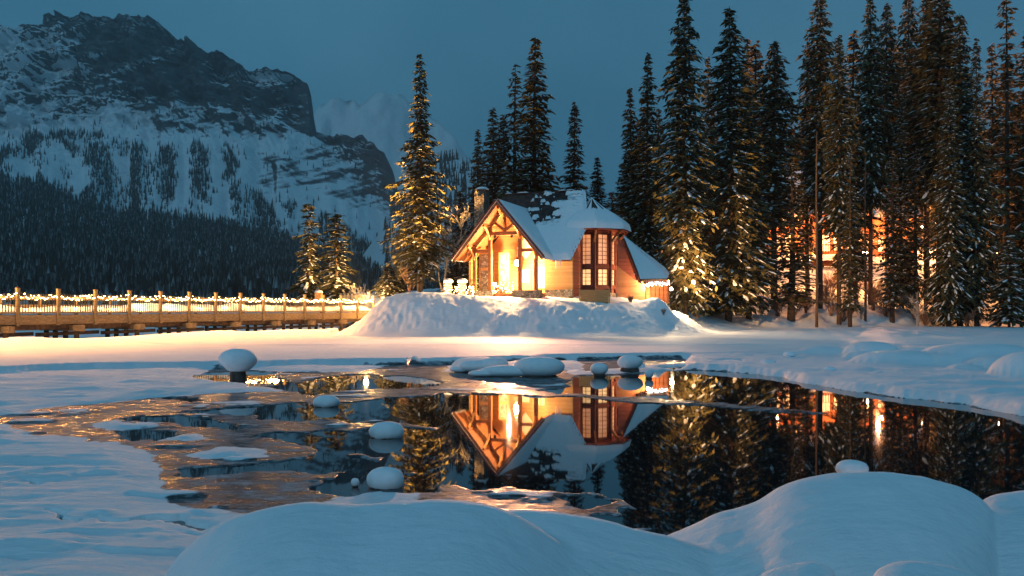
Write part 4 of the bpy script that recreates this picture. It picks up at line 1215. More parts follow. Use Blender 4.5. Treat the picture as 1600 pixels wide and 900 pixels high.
# string lights
sl = empty('string_lights', BOFF + Vector((0, 0, 0))); tag(sl, 'warm string lights looped along the near bridge railing', 'string lights')
cab = BBm(); bl = BBm(); g = random.Random(12)
prev = None
for i in range(int((K1 - K0) * 26) + 1):
    k = K0 + i / 26
    sag = 0.14 * math.sin(math.pi * (i % 26) / 26.0)
    p = bp(k, -0.08, ZD + 1.22 - sag + g.uniform(-0.02, 0.02)); p2 = p - Vector((0, 0, g.choice((0.03, 0.16, 0.24))))
    if prev is not None: cab.bar(prev, p, 0.012)
    prev = p
    cab.bar(p, p2, 0.008); bl.octa(p2 - Vector((0, 0, 0.03)), g.uniform(0.020, 0.034))
tag(cab.build('cable', M['metal'], sl), kind='stuff'); tag(bl.build('bulbs', M['bulb'], sl), kind='stuff')
for k in range(K0, K1):
    point_light('string_light', bp(k + 0.5, -0.30, ZD + 1.05), 50, (1, 0.52, 0.16), 0.12)
    point_light('string_light', bp(k + 0.5, 0.35, ZD + 1.05), 150, (1, 0.52, 0.16), 0.12)
    q = bp(k + 0.5, -0.16, ZD + 1.10)
    spot_light('string_light', q, q - bn * 10 - Vector((0, 0, 6.0)), 900, (1, 0.40, 0.11), 118, 0.9, 0.15)  # outward spot added to the bulbs' glow, warms the lake snow, spares the rail
# little white box on the bridge head
p = at(498, 466, 71); t = MB(); t.box(p.x - 0.28, p.x + 0.28, p.y - 0.3, p.y + 0.3, 2.6, 3.75)
o = t.build('notice_cabinet', M['pine']); 
nb = MB((0, 0, 0)); nb.lathe((p.x, p.y, 3.75), [(0.36, 0), (0.38, 0.08), (0.25, 0.2), (0.02, 0.24)], 10); nb.build('snow_cap', M['snow'], o, True)
tag(o, 'pale boxy cabinet beside the two lit young spruces at the bridge end', 'cabinet')
# ------------------------------------------------------------------ conifers
def make_conifer(seed, H=30.0, R=2.6, base=0.10, dens=1.0, ragged=0.35, droop=0.45, snow=0.3, spire=0.8, levels=84):
    """trunk with limbs, needle sprays on every limb, snow resting on some of them; unit height H metres"""
    g = np.random.default_rng(seed); rr = random.Random(seed)
    tr = MB()
    bend = rr.uniform(-0.25, 0.25)
    zs = [H * i / 8 for i in range(9)]
    tr.tube([(bend * math.sin(z / H * 3.1), 0.5 * bend * math.sin(z / H * 2.2), z) for z in zs], [max(0.02, 0.010 * H * (1 - z / H) ** 0.85 + 0.015) for z in zs], 8)
    NV = []; NF = []; NT = []; SV = []; SF = []
    nb = 0; sb = 0
    lobes = [rr.uniform(0, 6.28) for _ in range(3)]
    for li in range(levels):
        t = (li + rr.random()) / levels
        zf = base + (1 - base) * t
        z = H * zf
        prof = (1 - t) ** spire * (0.55 + 0.45 * min(1, t * 6 + 0.3))
        gap = 0.72 + 0.56 * vn1(li * 0.33 + seed * 7.7)
        nbr = max(2, int(round((4 + 3 * (1 - t)) * dens)))
        a0 = rr.uniform(0, 6.28)
        zlev = z
        for b in range(nbr):
            z = zlev + rr.uniform(-1, 1) * H * (1 - base) / levels * 1.1
            a = a0 + 6.283 * b / nbr + rr.uniform(-0.35, 0.35)
            L_ = R * prof * gap * rr.uniform(1 - ragged, 1 + ragged * 0.6) * (1 + 0.18 * math.sin(a * 2 + lobes[0] + zf * 9)) + 0.12
            dr = droop * rr.uniform(0.6, 1.4) * (0.25 + 1.0 * (1 - t))
            ca, sa = math.cos(a), math.sin(a)
            x0 = bend * math.sin(zf * 3.1); y0 = 0.5 * bend * math.sin(zf * 2.2)
            def pt(u):
                return np.array([x0 + ca * L_ * u, y0 + sa * L_ * u, z + L_ * (0.10 * u - dr * u * u * 1.15 + 0.30 * dr * u ** 4)])
            p0, pm, p1 = pt(0), pt(0.5), pt(0.95)
            tr.tube([p0, pm, p1], [0.012 + 0.010 * L_, 0.010 + 0.006 * L_, 0.006], 3, cap=False)
            # sprays
            step = 0.23 + 0.02 * L_
            n = max(2, int(L_ / step))
            us = 0.12 + 0.9 * (np.arange(n) + g.random(n)) / n
            for u in us:
                p = pt(u); w = 0.34 + 0.42 * (1 - abs(u - 0.45)) * min(1, L_ / 1.4)
                for side in ((-1, 1) if rr.random() < 0.9 else (rr.choice((-1, 1)),)):
                    sd = np.array([-sa * side, ca * side, 0.0])
                    fwd = np.array([ca, sa, 0.0])
                    d = sd * rr.uniform(0.40, 1.0) + fwd * rr.uniform(0.35, 0.9) + np.array([0, 0, rr.uniform(-0.95, -0.10)])
                    d *= w * rr.uniform(0.7, 1.3)
                    wd = np.cross(d, np.array([0, 0, 1.0])); wd /= np.linalg.norm(wd) + 1e-6
                    wd = wd * (0.07 + 0.07 * rr.random()) + np.array([0, 0, rr.uniform(-0.06, 0.06)])
                    NV += [p - wd * 0.6, p + d * 0.55 - wd * 1.25, p + d, p + d * 0.5 + wd * 1.2, p + wd * 0.5]
                    NF += [(nb, nb + 1, nb + 4), (nb + 1, nb + 3, nb + 4), (nb + 1, nb + 2, nb + 3)]
                    tv = rr.random(); NT += [tv] * 5; nb += 5
            # snow
            for _ in range(int(rr.random() < snow * 0.9) + int(rr.random() < snow * 0.8) + int(rr.random() < snow * 0.8) + int(rr.random() < snow * 0.5)):
                u = rr.uniform(0.35, 0.97); p = pt(u) + np.array([0, 0, 0.05])
                ln = (0.14 + 0.09 * L_) * rr.uniform(0.4, 1.5); wd = rr.uniform(0.05, 0.15) * (0.7 + 0.25 * L_)
                tang = pt(min(1, u + 0.1)) - pt(u - 0.1); tang /= np.linalg.norm(tang)
                sdv = np.array([-sa, ca, 0.0])
                ring = []
                for j in range(7):
                    q = 6.283 * j / 7; k = rr.uniform(0.7, 1.2)
                    ring.append(p + tang * ln * math.cos(q) * k + sdv * wd * math.sin(q) * k)
                SV += ring + [p + np.array([0, 0, 0.06 + 0.12 * wd]) + tang * ln * 0.1]
                SF += [(sb + j, sb + (j + 1) % 7, sb + 7) for j in range(7)] + [(sb, sb + 6, sb + 3)]
                sb += 8
    trunk = tr.mesh('trunk', M['bark'], True)
    crown = np_mesh('crown', np.array(NV), tris=NF, mats=[M['needles']], smooth=False, attrs={'tint': NT})
    snowm = np_mesh('branch_snow', np.array(SV), tris=SF, mats=[M['snow']], smooth=True)
    return trunk, crown, snowm, H, R

def vn1(x):
    i = math.floor(x); f = x - i; f = f * f * (3 - 2 * f)
    return _TAB[i % 256, 7] * (1 - f) + _TAB[(i + 1) % 256, 7] * f

KINDS = {
    'tall':   make_conifer(1, R=2.5, base=0.06, dens=1.0, snow=0.6),
    'full':   make_conifer(2, R=3.3, base=0.05, dens=1.15, snow=0.7, spire=0.72, droop=0.55, levels=90),
    'narrow': make_conifer(3, R=1.7, base=0.08, dens=0.95, snow=0.35, spire=0.7, levels=92),
    'sparse': make_conifer(4, R=2.0, base=0.12, dens=0.66, ragged=0.55, snow=0.4, spire=0.62, levels=60),
    'high':   make_conifer(5, R=2.6, base=0.33, dens=0.95, ragged=0.45, snow=0.6, spire=0.6),
    'broad':  make_conifer(6, R=3.1, base=0.08, dens=0.9, ragged=0.5, snow=0.55, spire=0.85, droop=0.5),
    'young':  make_conifer(7, H=9, R=1.35, base=0.10, dens=1.0, ragged=0.35, snow=1.0, spire=0.8, droop=0.6, levels=30),
    'lean':   make_conifer(8, H=12, R=1.25, base=0.10, dens=0.9, ragged=0.6, snow=1.3, spire=0.6, droop=0.7, levels=32),
}
def conifer(px, top, d, wpx, kind, label, group=None, rot=None, sink=0.15, name='spruce_tree', tilt=0.0):
    trunk, crown, snowm, H, R = KINDS[kind]
    x = (px - 800) / F * d
    zb = gz(x, d) - sink
    h = EYE + (YH - top) / F * d - zb
    s = h / H; w = wpx / F * d / 2 / (R * 0.86)
    t = empty(name, (x, d, zb), rot if rot is not None else RNG.uniform(0, 6.28))
    t.rotation_euler[0] = tilt
    t.scale = (w, w, s)
    link('trunk', trunk, t); link('crown', crown, t); tag(link('branch_snow', snowm, t), kind='stuff')
    return tag(t, label, 'tree', group)

LG_, CH, RW, BR_ = 'spruces left of the chalet', 'spruces behind the chalet', 'tall spruces on the wooded bank', 'dark spruces at the back of the wooded bank'
TREES = [
    (656, 88, 69, 82, 'broad', 'tall golden lit spruce standing alone left of the chalet', LG_),
    (481, 318, 79, 44, 'lean', 'thin leaning young spruce lit gold above the bridge, left one of two', LG_),
    (525, 334, 78, 56, 'lean', 'young golden spruce above the bridge, right one of two, nearer the island', LG_),
    (606, 412, 72.5, 32, 'young', 'small snowy spruce left of the tall golden one, first of two', LG_),
    (622, 404, 73.5, 34, 'young', 'small snowy spruce close beside the foot of the tall golden one', LG_),
    (720, 298, 78, 40, 'narrow', 'slim golden spruce just left of the chalet chimney', LG_),
    (738, 398, 70.5, 46, 'young', 'squat snow laden spruce right behind the lit stone pillars', LG_),
    (712, 412, 72, 40, 'young', 'squat snow laden spruce behind the farther stone pillar', LG_),
    (746, 203, 91, 48, 'tall', 'spruce behind the chimney, leftmost of the cluster', CH),
    (769, 170, 89, 66, 'tall', 'spruce rising over the porch gable peak behind the chalet', CH),
    (786, 182, 93, 44, 'narrow', 'slim dark spruce between the gable peak spruce and the taller pair', CH),
    (806, 105, 92, 56, 'sparse', 'sparse pointed spruce, shorter of the tall pair behind the roof', CH),
    (838, 60, 88, 86, 'tall', 'tallest spruce directly behind the chalet roof ridge', CH),
    (792, 255, 84, 46, 'young', 'low lit spruce just above the left end of the roof ridge', CH),
    (897, 162, 102, 42, 'narrow', 'narrow dark spruce standing apart behind the right end of the roof ridge', CH),
    (934, 246, 96, 54, 'tall', 'short dark spruce showing above the round bay roof', CH),
    (984, 138, 86, 56, 'tall', 'slim spruce at the near edge of the wood beside the bay roof', RW),
    (1012, 84, 84, 64, 'tall', 'gold tinged spruce behind the side wing of the chalet', RW),
    (1000, 190, 90, 74, 'full', 'shorter spruce tucked behind the gold tinged one', RW),
    (1071, -12, 77, 98, 'full', 'huge spruce with bare lower trunk standing right of the side wing', RW),
    (1138, 10, 84, 104, 'full', 'great snow flecked spruce with branches down to the shore', RW),
    (1170, 128, 87, 84, 'broad', 'drooping spruce leaning on the great snow flecked one', RW),
    (1182, 68, 101, 60, 'narrow', 'dark slim spruce peeping between two bigger ones', RW),
    (1210, 66, 94, 76, 'high', 'spruce in front of the upper lodge windows', RW),
    (1236, 250, 89, 70, 'sparse', 'low spreading spruce before the lower lodge windows', RW),
    (1262, 50, 104, 38, 'sparse', 'thin ragged spruce with short broken branches', RW),
    (1281, -14, 97, 66, 'high', 'very tall spruce behind the bare dead trunk', RW),
    (1311, 56, 91, 54, 'high', 'spruce before the lodge balcony, just right of the bare dead trunk', RW),
    (1335, 52, 102, 56, 'narrow', 'slim spruce behind the right end of the lodge', RW),
    (1328, 235, 88, 36, 'sparse', 'low drooping spruce at the shore before the lodge balcony', RW),
    (1360, -6, 100, 50, 'high', 'very tall spruce left of the orange lamp glow', RW),
    (1386, 6, 104, 54, 'high', 'tall spruce with clear lower trunk before the orange glow', RW),
    (1394, 240, 93, 44, 'sparse', 'shorter spruce with pale trunk foot standing in the orange glow', RW),
    (1420, -14, 110, 54, 'high', 'tall spruce in the gap of the orange glow', RW),
    (1409, 150, 99, 50, 'tall', 'mid sized spruce before the right end of the second lodge', RW),
    (1432, 236, 96, 44, 'sparse', 'low thin spruce just left of the bare grey trunk', RW),
    (1448, -8, 103, 70, 'high', 'tall spruce just left of the thick right hand clump', RW),
    (1468, -46, 98, 82, 'high', 'bulky dark spruce in the thick right hand clump', RW),
    (1500, 20, 93, 84, 'full', 'dense broad spruce at the front of the right hand clump', RW),
    (1482, 130, 90, 64, 'full', 'dense spruce with two stems at the shore before the right hand clump', RW),
    (1526, 64, 91, 66, 'broad', 'spruce closing the right side of the right hand clump', RW),
    (1548, 70, 108, 60, 'tall', 'dim spruce farther back in the gap right of the clump', RW),
    (1571, -10, 97, 66, 'sparse', 'open branched tall spruce near the right edge', RW),
    (1606, 40, 99, 84, 'tall', 'spruce cut by the right edge of the picture', RW),
    (1577, 372, 87, 48, 'young', 'small snow dusted spruce alone at the shore on the far right', RW),
    (1640, -20, 95, 90, 'full', 'big spruce beyond the right edge of the picture', RW),
]
for a in TREES: conifer(*a[:5], a[5], a[6])
MARKS = [(1190, 'the great snow flecked spruce'), (1215, 'the upper lodge windows spruce'), (1240, 'the low sparse spruce before the lodge'), (1276, 'the bare dead trunk'),
         (1311, 'the spruce before the lodge balcony'), (1345, 'the thin bare trunk'), (1394, 'the pale trunk foot'), (1446, 'the bare grey trunk'),
         (1478, 'the two stemmed spruce at the shore'), (1522, 'the right side of the thick clump'), (1577, 'the lone small spruce')]
g = random.Random(21)
for k in range(20):
    px = 1120 + k * 27 + g.uniform(-10, 10)
    conifer(px, g.uniform(60, 250), g.uniform(142, 172), g.uniform(46, 70), g.choice(('tall', 'narrow', 'full')), 'dark back row spruce %s %s' % ((lambda m_: ('left of' if px < m_[0] else 'right of', m_[1]))(min(MARKS, key=lambda m_: abs(m_[0] - px)))), BR_)
for px, top, d in ((955, 300, 118), (972, 255, 112), (1030, 170, 112), (1100, 200, 110), (1105, 90, 116)):
    conifer(px, top, d, g.uniform(46, 64), 'tall', 'dark spruce in the wood behind the side wing, %s' % ('nearest the chalet' if px < 960 else 'second from the chalet' if px < 1000 else 'over the wing roof' if px < 1050 else 'low beside the huge spruce' if px < 1102 else 'tall, right of the huge spruce'), 'dark spruces behind the side wing')

# bare dead trunks
for px, top, d, r, lab in ((1276, 205, 86, 0.17, 'bare dead trunk standing alone before the lodge'), (1446, 250, 97, 0.22, 'bare grey trunk at the left of the thick right hand clump'),
                           (1352, 240, 92, 0.16, 'thin bare trunk right of the lodge balcony'), (1040, 300, 82, 0.2, 'bare brown trunk beside the huge spruce by the wing')):
    x = (px - 800) / F * d; zb = gz(x, d) - 0.3; zt = EYE + (YH - top) / F * d
    t = empty('dead_trunk', (x, d, zb)); tag(t, lab, 'tree', 'bare trunks in the wood')
    mb = MB(); h = zt - zb; q = random.Random(px)
    mb.tube([(0.04 * math.sin(i), 0, h * i / 7) for i in range(8)], [r * (1 - 0.55 * i / 7) for i in range(8)], 8); mb.build('trunk', M['bark'], t, True)
    mb = MB()
    for i in range(16):
        z = h * q.uniform(0.3, 0.98); a = q.uniform(0, 6.28); l = q.uniform(0.2, 0.8)
        mb.tube([(0, 0, z), (l * math.cos(a), l * math.sin(a), z - 0.25 * l)], [0.03, 0.01], 4)
    tag(mb.build('twigs', M['bark'], t), kind='stuff')
# leaning trunk
a, b = at(1444, 352, 104), at(1420, 230, 104)
mb = MB(); mb.tube([a - Vector((0, 0, 3)), a, b], [0.22, 0.18, 0.12], 8)
tag(mb.build('leaning_trunk', M['bark'], None, True), 'dark leaning trunk crossing the orange glow', 'tree')

# bare birch and shrubs
def bare_plant(name, loc, h, n, spread, label, seed, mat='twig', cat='shrub', group=None, depth=3, thick=0.02):
    q = random.Random(seed); mb = MB()
    def grow(p, d, l, r, k):
        e = p + d * l
        mid = p + d * l * 0.5 + Vector((q.uniform(-.05, .05), q.uniform(-.05, .05), 0)) * l
        r = max(r, 0.011)
        mb.tube([p, mid, e], [r, r * 0.85, r * 0.7], 3, cap=False)
        if k == 0: return
        for _ in range(q.choice((2, 3, 3))):
            nd = (d + Vector((q.uniform(-1, 1), q.uniform(-1, 1), q.uniform(-0.3, 0.6))) * 0.62).normalized()
            s = q.uniform(0.45, 1.0); grow(p + d * l * s, nd, l * q.uniform(0.5, 0.8), r * 0.62, k - 1)
    for _ in range(n):
        a = q.uniform(0, 6.28); s = spread * q.random()
        grow(Vector((q.uniform(-.2, .2) * spread, q.uniform(-.2, .2) * spread, 0)), Vector((math.cos(a) * s, math.sin(a) * s, 1)).normalized(), h * q.uniform(0.4, 0.62), thick, depth)
    t = mb.build(name, M[mat]); t.location = loc
    return tag(t, label, cat, group)
def on(px, d): x = (px - 800) / F * d; return Vector((x, d, gz(x, d) - 0.1))
bare_plant('bare_birch', on(692, 70.5), 6.2, 4, 0.22, 'bare pale birch with fine twigs between the golden spruce and the chalet', 1, 'frosty_twig', 'tree', None, 5, 0.09)
bare_plant('bare_birch', on(712, 72), 4.6, 3, 0.25, 'smaller bare birch with golden twigs close to the left eave of the chalet', 2, 'frosty_twig', 'tree', None, 5, 0.07)
bare_plant('bare_shrub', on(556, 74), 2.6, 8, 0.55, 'frosted round shrub at the island end of the bridge', 3, 'frosty_twig', depth=4)
bare_plant('bare_shrub', on(568, 72.5), 1.9, 7, 0.5, 'small frosted shrub right of the round one at the bridge end', 4, 'frosty_twig', depth=4)
bare_plant('bare_shrub', on(640, 70.5), 2.4, 7, 0.5, 'reddish bare shrub at the foot of the tall golden spruce', 5, 'twig', depth=4)
SHR = [(1345, 92), (1365, 96), (1385, 94), (1402, 98), (1428, 95), (1446, 93), (1462, 97), (1330, 95), (1318, 92), (1530, 93), (1512, 91), (1556, 95), (1590, 97), (1240, 91), (1215, 90), (1190, 91), (1260, 93), (1298, 94), (1375, 104), (1420, 106), (1355, 108), (1455, 105), (1288, 99), (1302, 104), (1322, 101), (1340, 103), (1362, 101), (1378, 99), (1410, 100), (1430, 102), (1418, 96), (1255, 98), (1225, 97), (1437, 110)]
seen = {}
for k, (px, d) in enumerate(SHR):
    mk = min(MARKS, key=lambda m_: abs(m_[0] - px)); sd_ = 'left of' if px < mk[0] else 'right of'
    lab = 'bare reddish brush %s %s %s' % ('at the shore' if d < 94.5 else 'on the slope' if d < 100 else 'high on the bank', sd_, mk[1])
    if lab in seen: lab = lab.replace('bare reddish', 'taller bare' if seen[lab] == 1 else 'thinner bare')
    seen[lab] = seen.get(lab, 0) + 1
    bare_plant('bare_shrub', on(px, d), g.uniform(1.4, 2.8), 16, 0.75, lab, 30 + k, 'twig' if k % 3 else 'frosty_twig', group='brush on the wooded bank', depth=4, thick=0.030)
bare_plant('bare_shrub', on(1433, 90.5), 3.2, 4, 0.35, 'taller frost whitened bush at the shore right of the pale trunk foot', 77, 'frosty_twig', depth=4, thick=0.03)
for k, (px, d, h, lab) in enumerate(((1037, 63.0, 0.6, 'small dry stalk poking from the snow before the side wing'), (1519, 88.5, 1.6, 'thin dry bush on the open snow bank on the far right'), (1556, 90.5, 1.2, 'low dry bush left of the small lone spruce'))):
    bare_plant('bare_shrub', on(px, d), h, 4, 0.5, lab, 90 + k, 'twig', depth=3)
# dry grass at the wing
bare_plant('dry_grass', on(985, 64.6), 0.8, 40, 0.5, 'dry grass before the orange side wing wall', 95, 'twig', 'grass', depth=1, thick=0.012)

# ------------------------------------------------------------------ lodge, hut and lamp post in the wood
def house(name, x0, x1, y0, y1, zb, ze, zr, wall, label, over=0.7, snow_t=0.35):
    """long house, eaves to the camera"""
    t = empty(name, ((x0 + x1) / 2, (y0 + y1) / 2, zb)); tag(t, label, 'lodge' if name == 'lodge' else 'hut')
    o = t.location
    def B(): return MB(o)
    mb = B(); ym = (y0 + y1) / 2
    mb.wall([(x0, y0, zb - 2), (x0, y1, zb - 2), (x0, y1, ze), (x0, ym, zr - 0.2), (x0, y0, ze)], (x1 - x0, 0, 0)); mb.build('wall', M[wall], t)
    sl = (zr - ze) / (ym - y0)
    mb = B()
    mb.slab([(x0 - over, y0 - over, ze - over * sl), (x1 + over, y0 - over, ze - over * sl), (x1 + over, ym, zr), (x0 - over, ym, zr)], 0.2)
    mb.slab([(x0 - over, y1 + over, ze - over * sl), (x1 + over, y1 + over, ze - over * sl), (x1 + over, ym, zr), (x0 - over, ym, zr)], 0.2)
    r = mb.build('roof', M['dark_timber'], t)
    n1, n2 = max(8, int((x1 - x0) / 0.4)), 16
    S, T = np.meshgrid(np.linspace(0, 1, n1), np.linspace(0, 1, n2), indexing='ij'); sh = S.shape; S = S.ravel(); T = T.ravel()
    ed = sstep(0, 0.05, S) * sstep(1, 0.95, S) * sstep(-0.02, 0.10, T)
    X_ = x0 - over - 0.05 + S * (x1 - x0 + 2 * over + 0.1); Y_ = y0 - over - 0.05 + T * (ym - y0 + over + 0.05)
    Z_ = ze - over * sl + (Y_ - y0 + over) * sl + snow_t * ed * (0.8 + 0.4 * fbm(S * 9, T * 3, 3)) - 0.02
    link('roof_snow', np_mesh('roof_snow', np.stack([X_ - o.x, Y_ - o.y, Z_ - o.z], 1), quads=grid_quads(*sh), mats=[M['snow']]), r)
    return t, B
def house_window(t, B, x, y, z, w, h, cols, rows, pane='pane_lodge'):
    mb = B()
    mb.box(x - w / 2 - 0.08, x - w / 2, y - 0.06, y - 0.004, z - h / 2 - 0.08, z + h / 2 + 0.08); mb.box(x + w / 2, x + w / 2 + 0.08, y - 0.06, y - 0.004, z - h / 2 - 0.08, z + h / 2 + 0.08)
    mb.box(x - w / 2, x + w / 2, y - 0.058, y - 0.004, z + h / 2, z + h / 2 + 0.08); mb.box(x - w / 2, x + w / 2, y - 0.058, y - 0.004, z - h / 2 - 0.08, z - h / 2)
    for c in range(1, cols): mb.box(x - w / 2 + w * c / cols - 0.025, x - w / 2 + w * c / cols + 0.025, y - 0.054, y - 0.022, z - h / 2, z + h / 2)
    for r in range(1, rows): mb.box(x - w / 2, x + w / 2, y - 0.052, y - 0.023, z - h / 2 + h * r / rows - 0.02, z - h / 2 + h * r / rows + 0.02)
    o = mb.build('window', M['dark_timber'], t)
    mb = B(); mb.box(x - w / 2, x + w / 2, y - 0.02, y - 0.006, z - h / 2, z + h / 2); mb.build('pane', M[pane], o)
LD = 126.0
def LX(px, d=LD): return (px - 800) / F * d
def LZ(py, d=LD): return EYE + (YH - py) / F * d
lodge, B = house('lodge', LX(1186), LX(1352), LD, LD + 9, LZ(404), LZ(322), LZ(262), 'orange_siding', 'two storey timber lodge with lit windows and balcony glimpsed behind the spruces', over=1.0)
for px, py, w, h, c, r in ((1218, 338, 22, 18, 3, 2), (1245, 338, 14, 18, 2, 2), (1212, 380, 14, 26, 2, 3), (1230, 380, 14, 26, 2, 3), (1290, 380, 13, 25, 2, 3), (1309, 380, 13, 22, 2, 3), (1330, 380, 12, 22, 2, 3), (1300, 338, 14, 16, 2, 2), (1330, 338, 14, 16, 2, 2)):
    if not (py == 338 and px > 1260): house_window(lodge, B, LX(px), LD, LZ(py), w / F * LD, h / F * LD, c, r)
mb = B(); mb.box(LX(1190), LX(1350), LD - 2.2, LD - 0.01, LZ(405), LZ(402)); mb.build('balcony_floor', M['timber'], lodge)
mb = B(); mb.box(LX(1190), LX(1350), LD - 2.25, LD - 2.15, LZ(384.5), LZ(383.3)); mb.build('balcony_rail', M['dark_timber'], lodge)
bme = MB(); bme.box(-0.035, 0.035, -0.035, 0.035, 0, LZ(384.6) - LZ(402)); bme = bme.mesh('baluster', M['dark_timber'])
for k in range(41):
    o = link('baluster', bme, lodge); o.location = Vector((LX(1190) + 0.05 + k * (LX(1350) - LX(1190) - 0.1) / 40, LD - 2.2, LZ(402))) - lodge.location
n1 = 60
S, T = np.meshgrid(np.linspace(0, 1, n1), np.linspace(0, 1, 9), indexing='ij'); sh = S.shape; S = S.ravel(); T = T.ravel()
v = np.stack([LX(1188) + S * (LX(1352) - LX(1188)), LD - 2.4 - 2.2 * (1 - T), LZ(411) + (LZ(402) - LZ(411)) * T * 1.2 + 0.25 * fbm(S * 14, T * 2, 3)], 1) - np.array(lodge.location)
link('snow_ledge', np_mesh('snow_ledge', v, quads=grid_quads(*sh), mats=[M['snow']]), lodge)
CD = 134.0
cabin, B = house('lodge', LX(1366, CD), LX(1432, CD), CD, CD + 8, LZ(408, CD), LZ(330, CD), LZ(285, CD), 'orange_siding', 'second orange lit timber lodge right of the balcony lodge', over=0.9)
for px in (1376, 1420): house_window(cabin, B, LX(px, CD), CD, LZ(382, CD), 8 / F * CD, 22 / F * CD, 2, 3)
for px, py, d, w in ((1215, 358, 123.6, 2600), (1255, 362, 123.6, 2000), (1318, 362, 123.6, 2400), (1378, 356, 131.6, 2200), (1418, 360, 131.6, 1800)):
    point_light('facade_fill', at(px, py, d), w, (1, 0.42, 0.14), 0.12)  # added points with no fixtures, brighten the lodge walls
HD = 97.0
hut, B = house('hut', LX(1022, HD), LX(1058, HD), HD, HD + 3.5, LZ(408, HD), LZ(384, HD), LZ(366, HD), 'timber', 'small hut with glowing orange windows between the wing and the huge spruce', over=0.4, snow_t=0.25)
house_window(hut, B, LX(1031, HD), HD, LZ(396, HD), 9 / F * HD, 17 / F * HD, 2, 2, 'pane_upper'); house_window(hut, B, LX(1042, HD), HD, LZ(396, HD), 9 / F * HD, 17 / F * HD, 2, 2, 'pane_upper')
SD = 80.0
shed, B = house('hut', LX(1062, SD), LX(1092, SD), SD, SD + 3, LZ(466, SD), LZ(436, SD), LZ(424, SD), 'wing_siding', 'low pale shed half hidden behind the huge spruce right of the wing', over=0.3, snow_t=0.25)
for k, (px, py, d, w, lab) in enumerate(((1443.5, 352, 110, 5000, 'round street lamp shining between trunks right of the lodges'), (1352, 392, 106, 3500, 'lamp standing at the corner of the balcony lodge'), (1262, 405, 105, 3500, 'lamp standing below the lodge balcony'), (1408, 398, 108, 3500, 'lamp standing before the second lodge'))):
    p = at(px, py, d); zb = gz(p.x, p.y)
    p.z = max(p.z, zb + 2.6)
    t = empty('street_lamp', (p.x, p.y, zb - 0.2)); tag(t, lab, 'street lamp', 'lamps around the lodges')
    mb = MB(); mb.lathe((0, 0, p.z - zb), [(0.1, -0.28), (0.30, -0.15), (0.34, 0.05), (0.25, 0.25), (0.08, 0.33)], 12); mb.build('globe', M['lamp'], t, True)
    mb = MB(); mb.tube([(0, 0, 0), (0, 0, p.z - zb - 0.27)], [0.07, 0.05], 8); mb.build('pole', M['metal'], t)
    point_light('street_light', p + Vector((0, -0.45, 0)), w * 1.7, (1, 0.36, 0.10), 0.25)

for px, py in ((1200, 300), (1290, 270), (1370, 290), (1440, 300), (1500, 330), (1560, 340)):
    point_light('wood_glow_fill', at(px, py, 139), 22000, (1, 0.38, 0.11), 0.4)  # added points behind the lodges, amber fill between the trunks
for px, py, d, ax, ay in ((1262, 345, 124.5, 2, 48), (1340, 340, 124.5, 18, 54), (1372, 345, 131, 38, 58), (1340, 342, 124.5, 28, 40)):
    spot_light('lake_fill', at(px, py, d), Vector((ax, ay, 0)), 60000, (1, 0.44, 0.2), 32, 0.8, 0.2)  # added spots with no fixtures, warm the lake snow past the near ground

# ------------------------------------------------------------------ snow capped rocks in the pond
def blob(mb_seed, rx, ry, z0, z1, n=20, m=12, flat=0.0, wob=0.08, neck=None):
    """rounded lump from z0 to z1"""
    q = np.random.default_rng(mb_seed)
    th = np.linspace(0, 2 * math.pi, n, endpoint=False); ph = np.linspace(-math.pi / 2, math.pi / 2, m)
    P, T = np.meshgrid(ph, th, indexing='ij')
    k = 1 + wob * (fbm(np.cos(T) * 1.4 + mb_seed, np.sin(T) * 1.4 + P * 0.8, 3) - 0.5) * 2.5
    cz = np.sin(P); r = np.cos(P) ** (1 - flat)
    if neck is not None: r = np.where(P < 0, r * (neck + (1 - neck) * (1 + cz)), r)
    x = rx * r * np.cos(T) * k; y = ry * r * np.sin(T) * k; z = z0 + (z1 - z0) * (cz * 0.5 + 0.5) + 0.04 * (z1 - z0) * (k - 1) * 5
    v = np.stack([x.ravel(), y.ravel(), z.ravel()], 1)
    qd = []
    for i in range(m - 1):
        for j in range(n): qd.append((i * n + j, i * n + (j + 1) % n, (i + 1) * n + (j + 1) % n, (i + 1) * n + j))
    return v, qd
def capped_rock(px, foot, hw, top, label, seed, cap_from=0.35, body=0.8, group='snow capped rocks in the pond', z_at=0.0, depth=0.8, neck=None):
    d = (EYE - z_at) * F / (foot - YH)
    rx = hw / F * d; d += rx * depth * 0.6; h = EYE - (top - YH) / F * d - z_at
    t = empty('snow_capped_rock', ((px - 800) / F * d, d, z_at)); tag(t, label, 'rock', group)
    v, q = blob(seed, rx * body, rx * depth * body, -0.15, max(0.07, h * (cap_from + 0.25)), 16, 9, 0.3, 0.14)
    link('rock', np_mesh('rock', v, quads=q, mats=[M['rock']]), t)
    v, q = blob(seed + 50, rx, rx * depth, h * cap_from, h, 28, 16, 0.22, 0.13, neck)
    link('snow_cap', np_mesh('snow_cap', v, quads=q, mats=[M['snow']]), t)
    return t
capped_rock(372, 599, 28.5, 545, 'mushroom shaped rock pillar with a thick round snow cap', 1, 0.30, 0.46, neck=0.82)
capped_rock(510, 636, 20, 617.5, 'low snow topped rock in the open water nearest below the bridge reflection', 2, -0.25, 0.95)
capped_rock(604, 685, 27, 659, 'round snow topped rock, upper one of the two big ones in the water', 3, -0.30, 0.98)
capped_rock(603, 764, 28, 730, 'round snow topped rock, lower one nearest the snow bank', 4, -0.30, 0.98)
capped_rock(555, 761, 6.5, 747, 'tiny snow covered stone just left of the lower round rock', 5, 0.05, 0.8)
capped_rock(936, 588, 14, 567, 'small snow ball rock on the ice right of the long snowy log', 6, 0.1, 0.7)
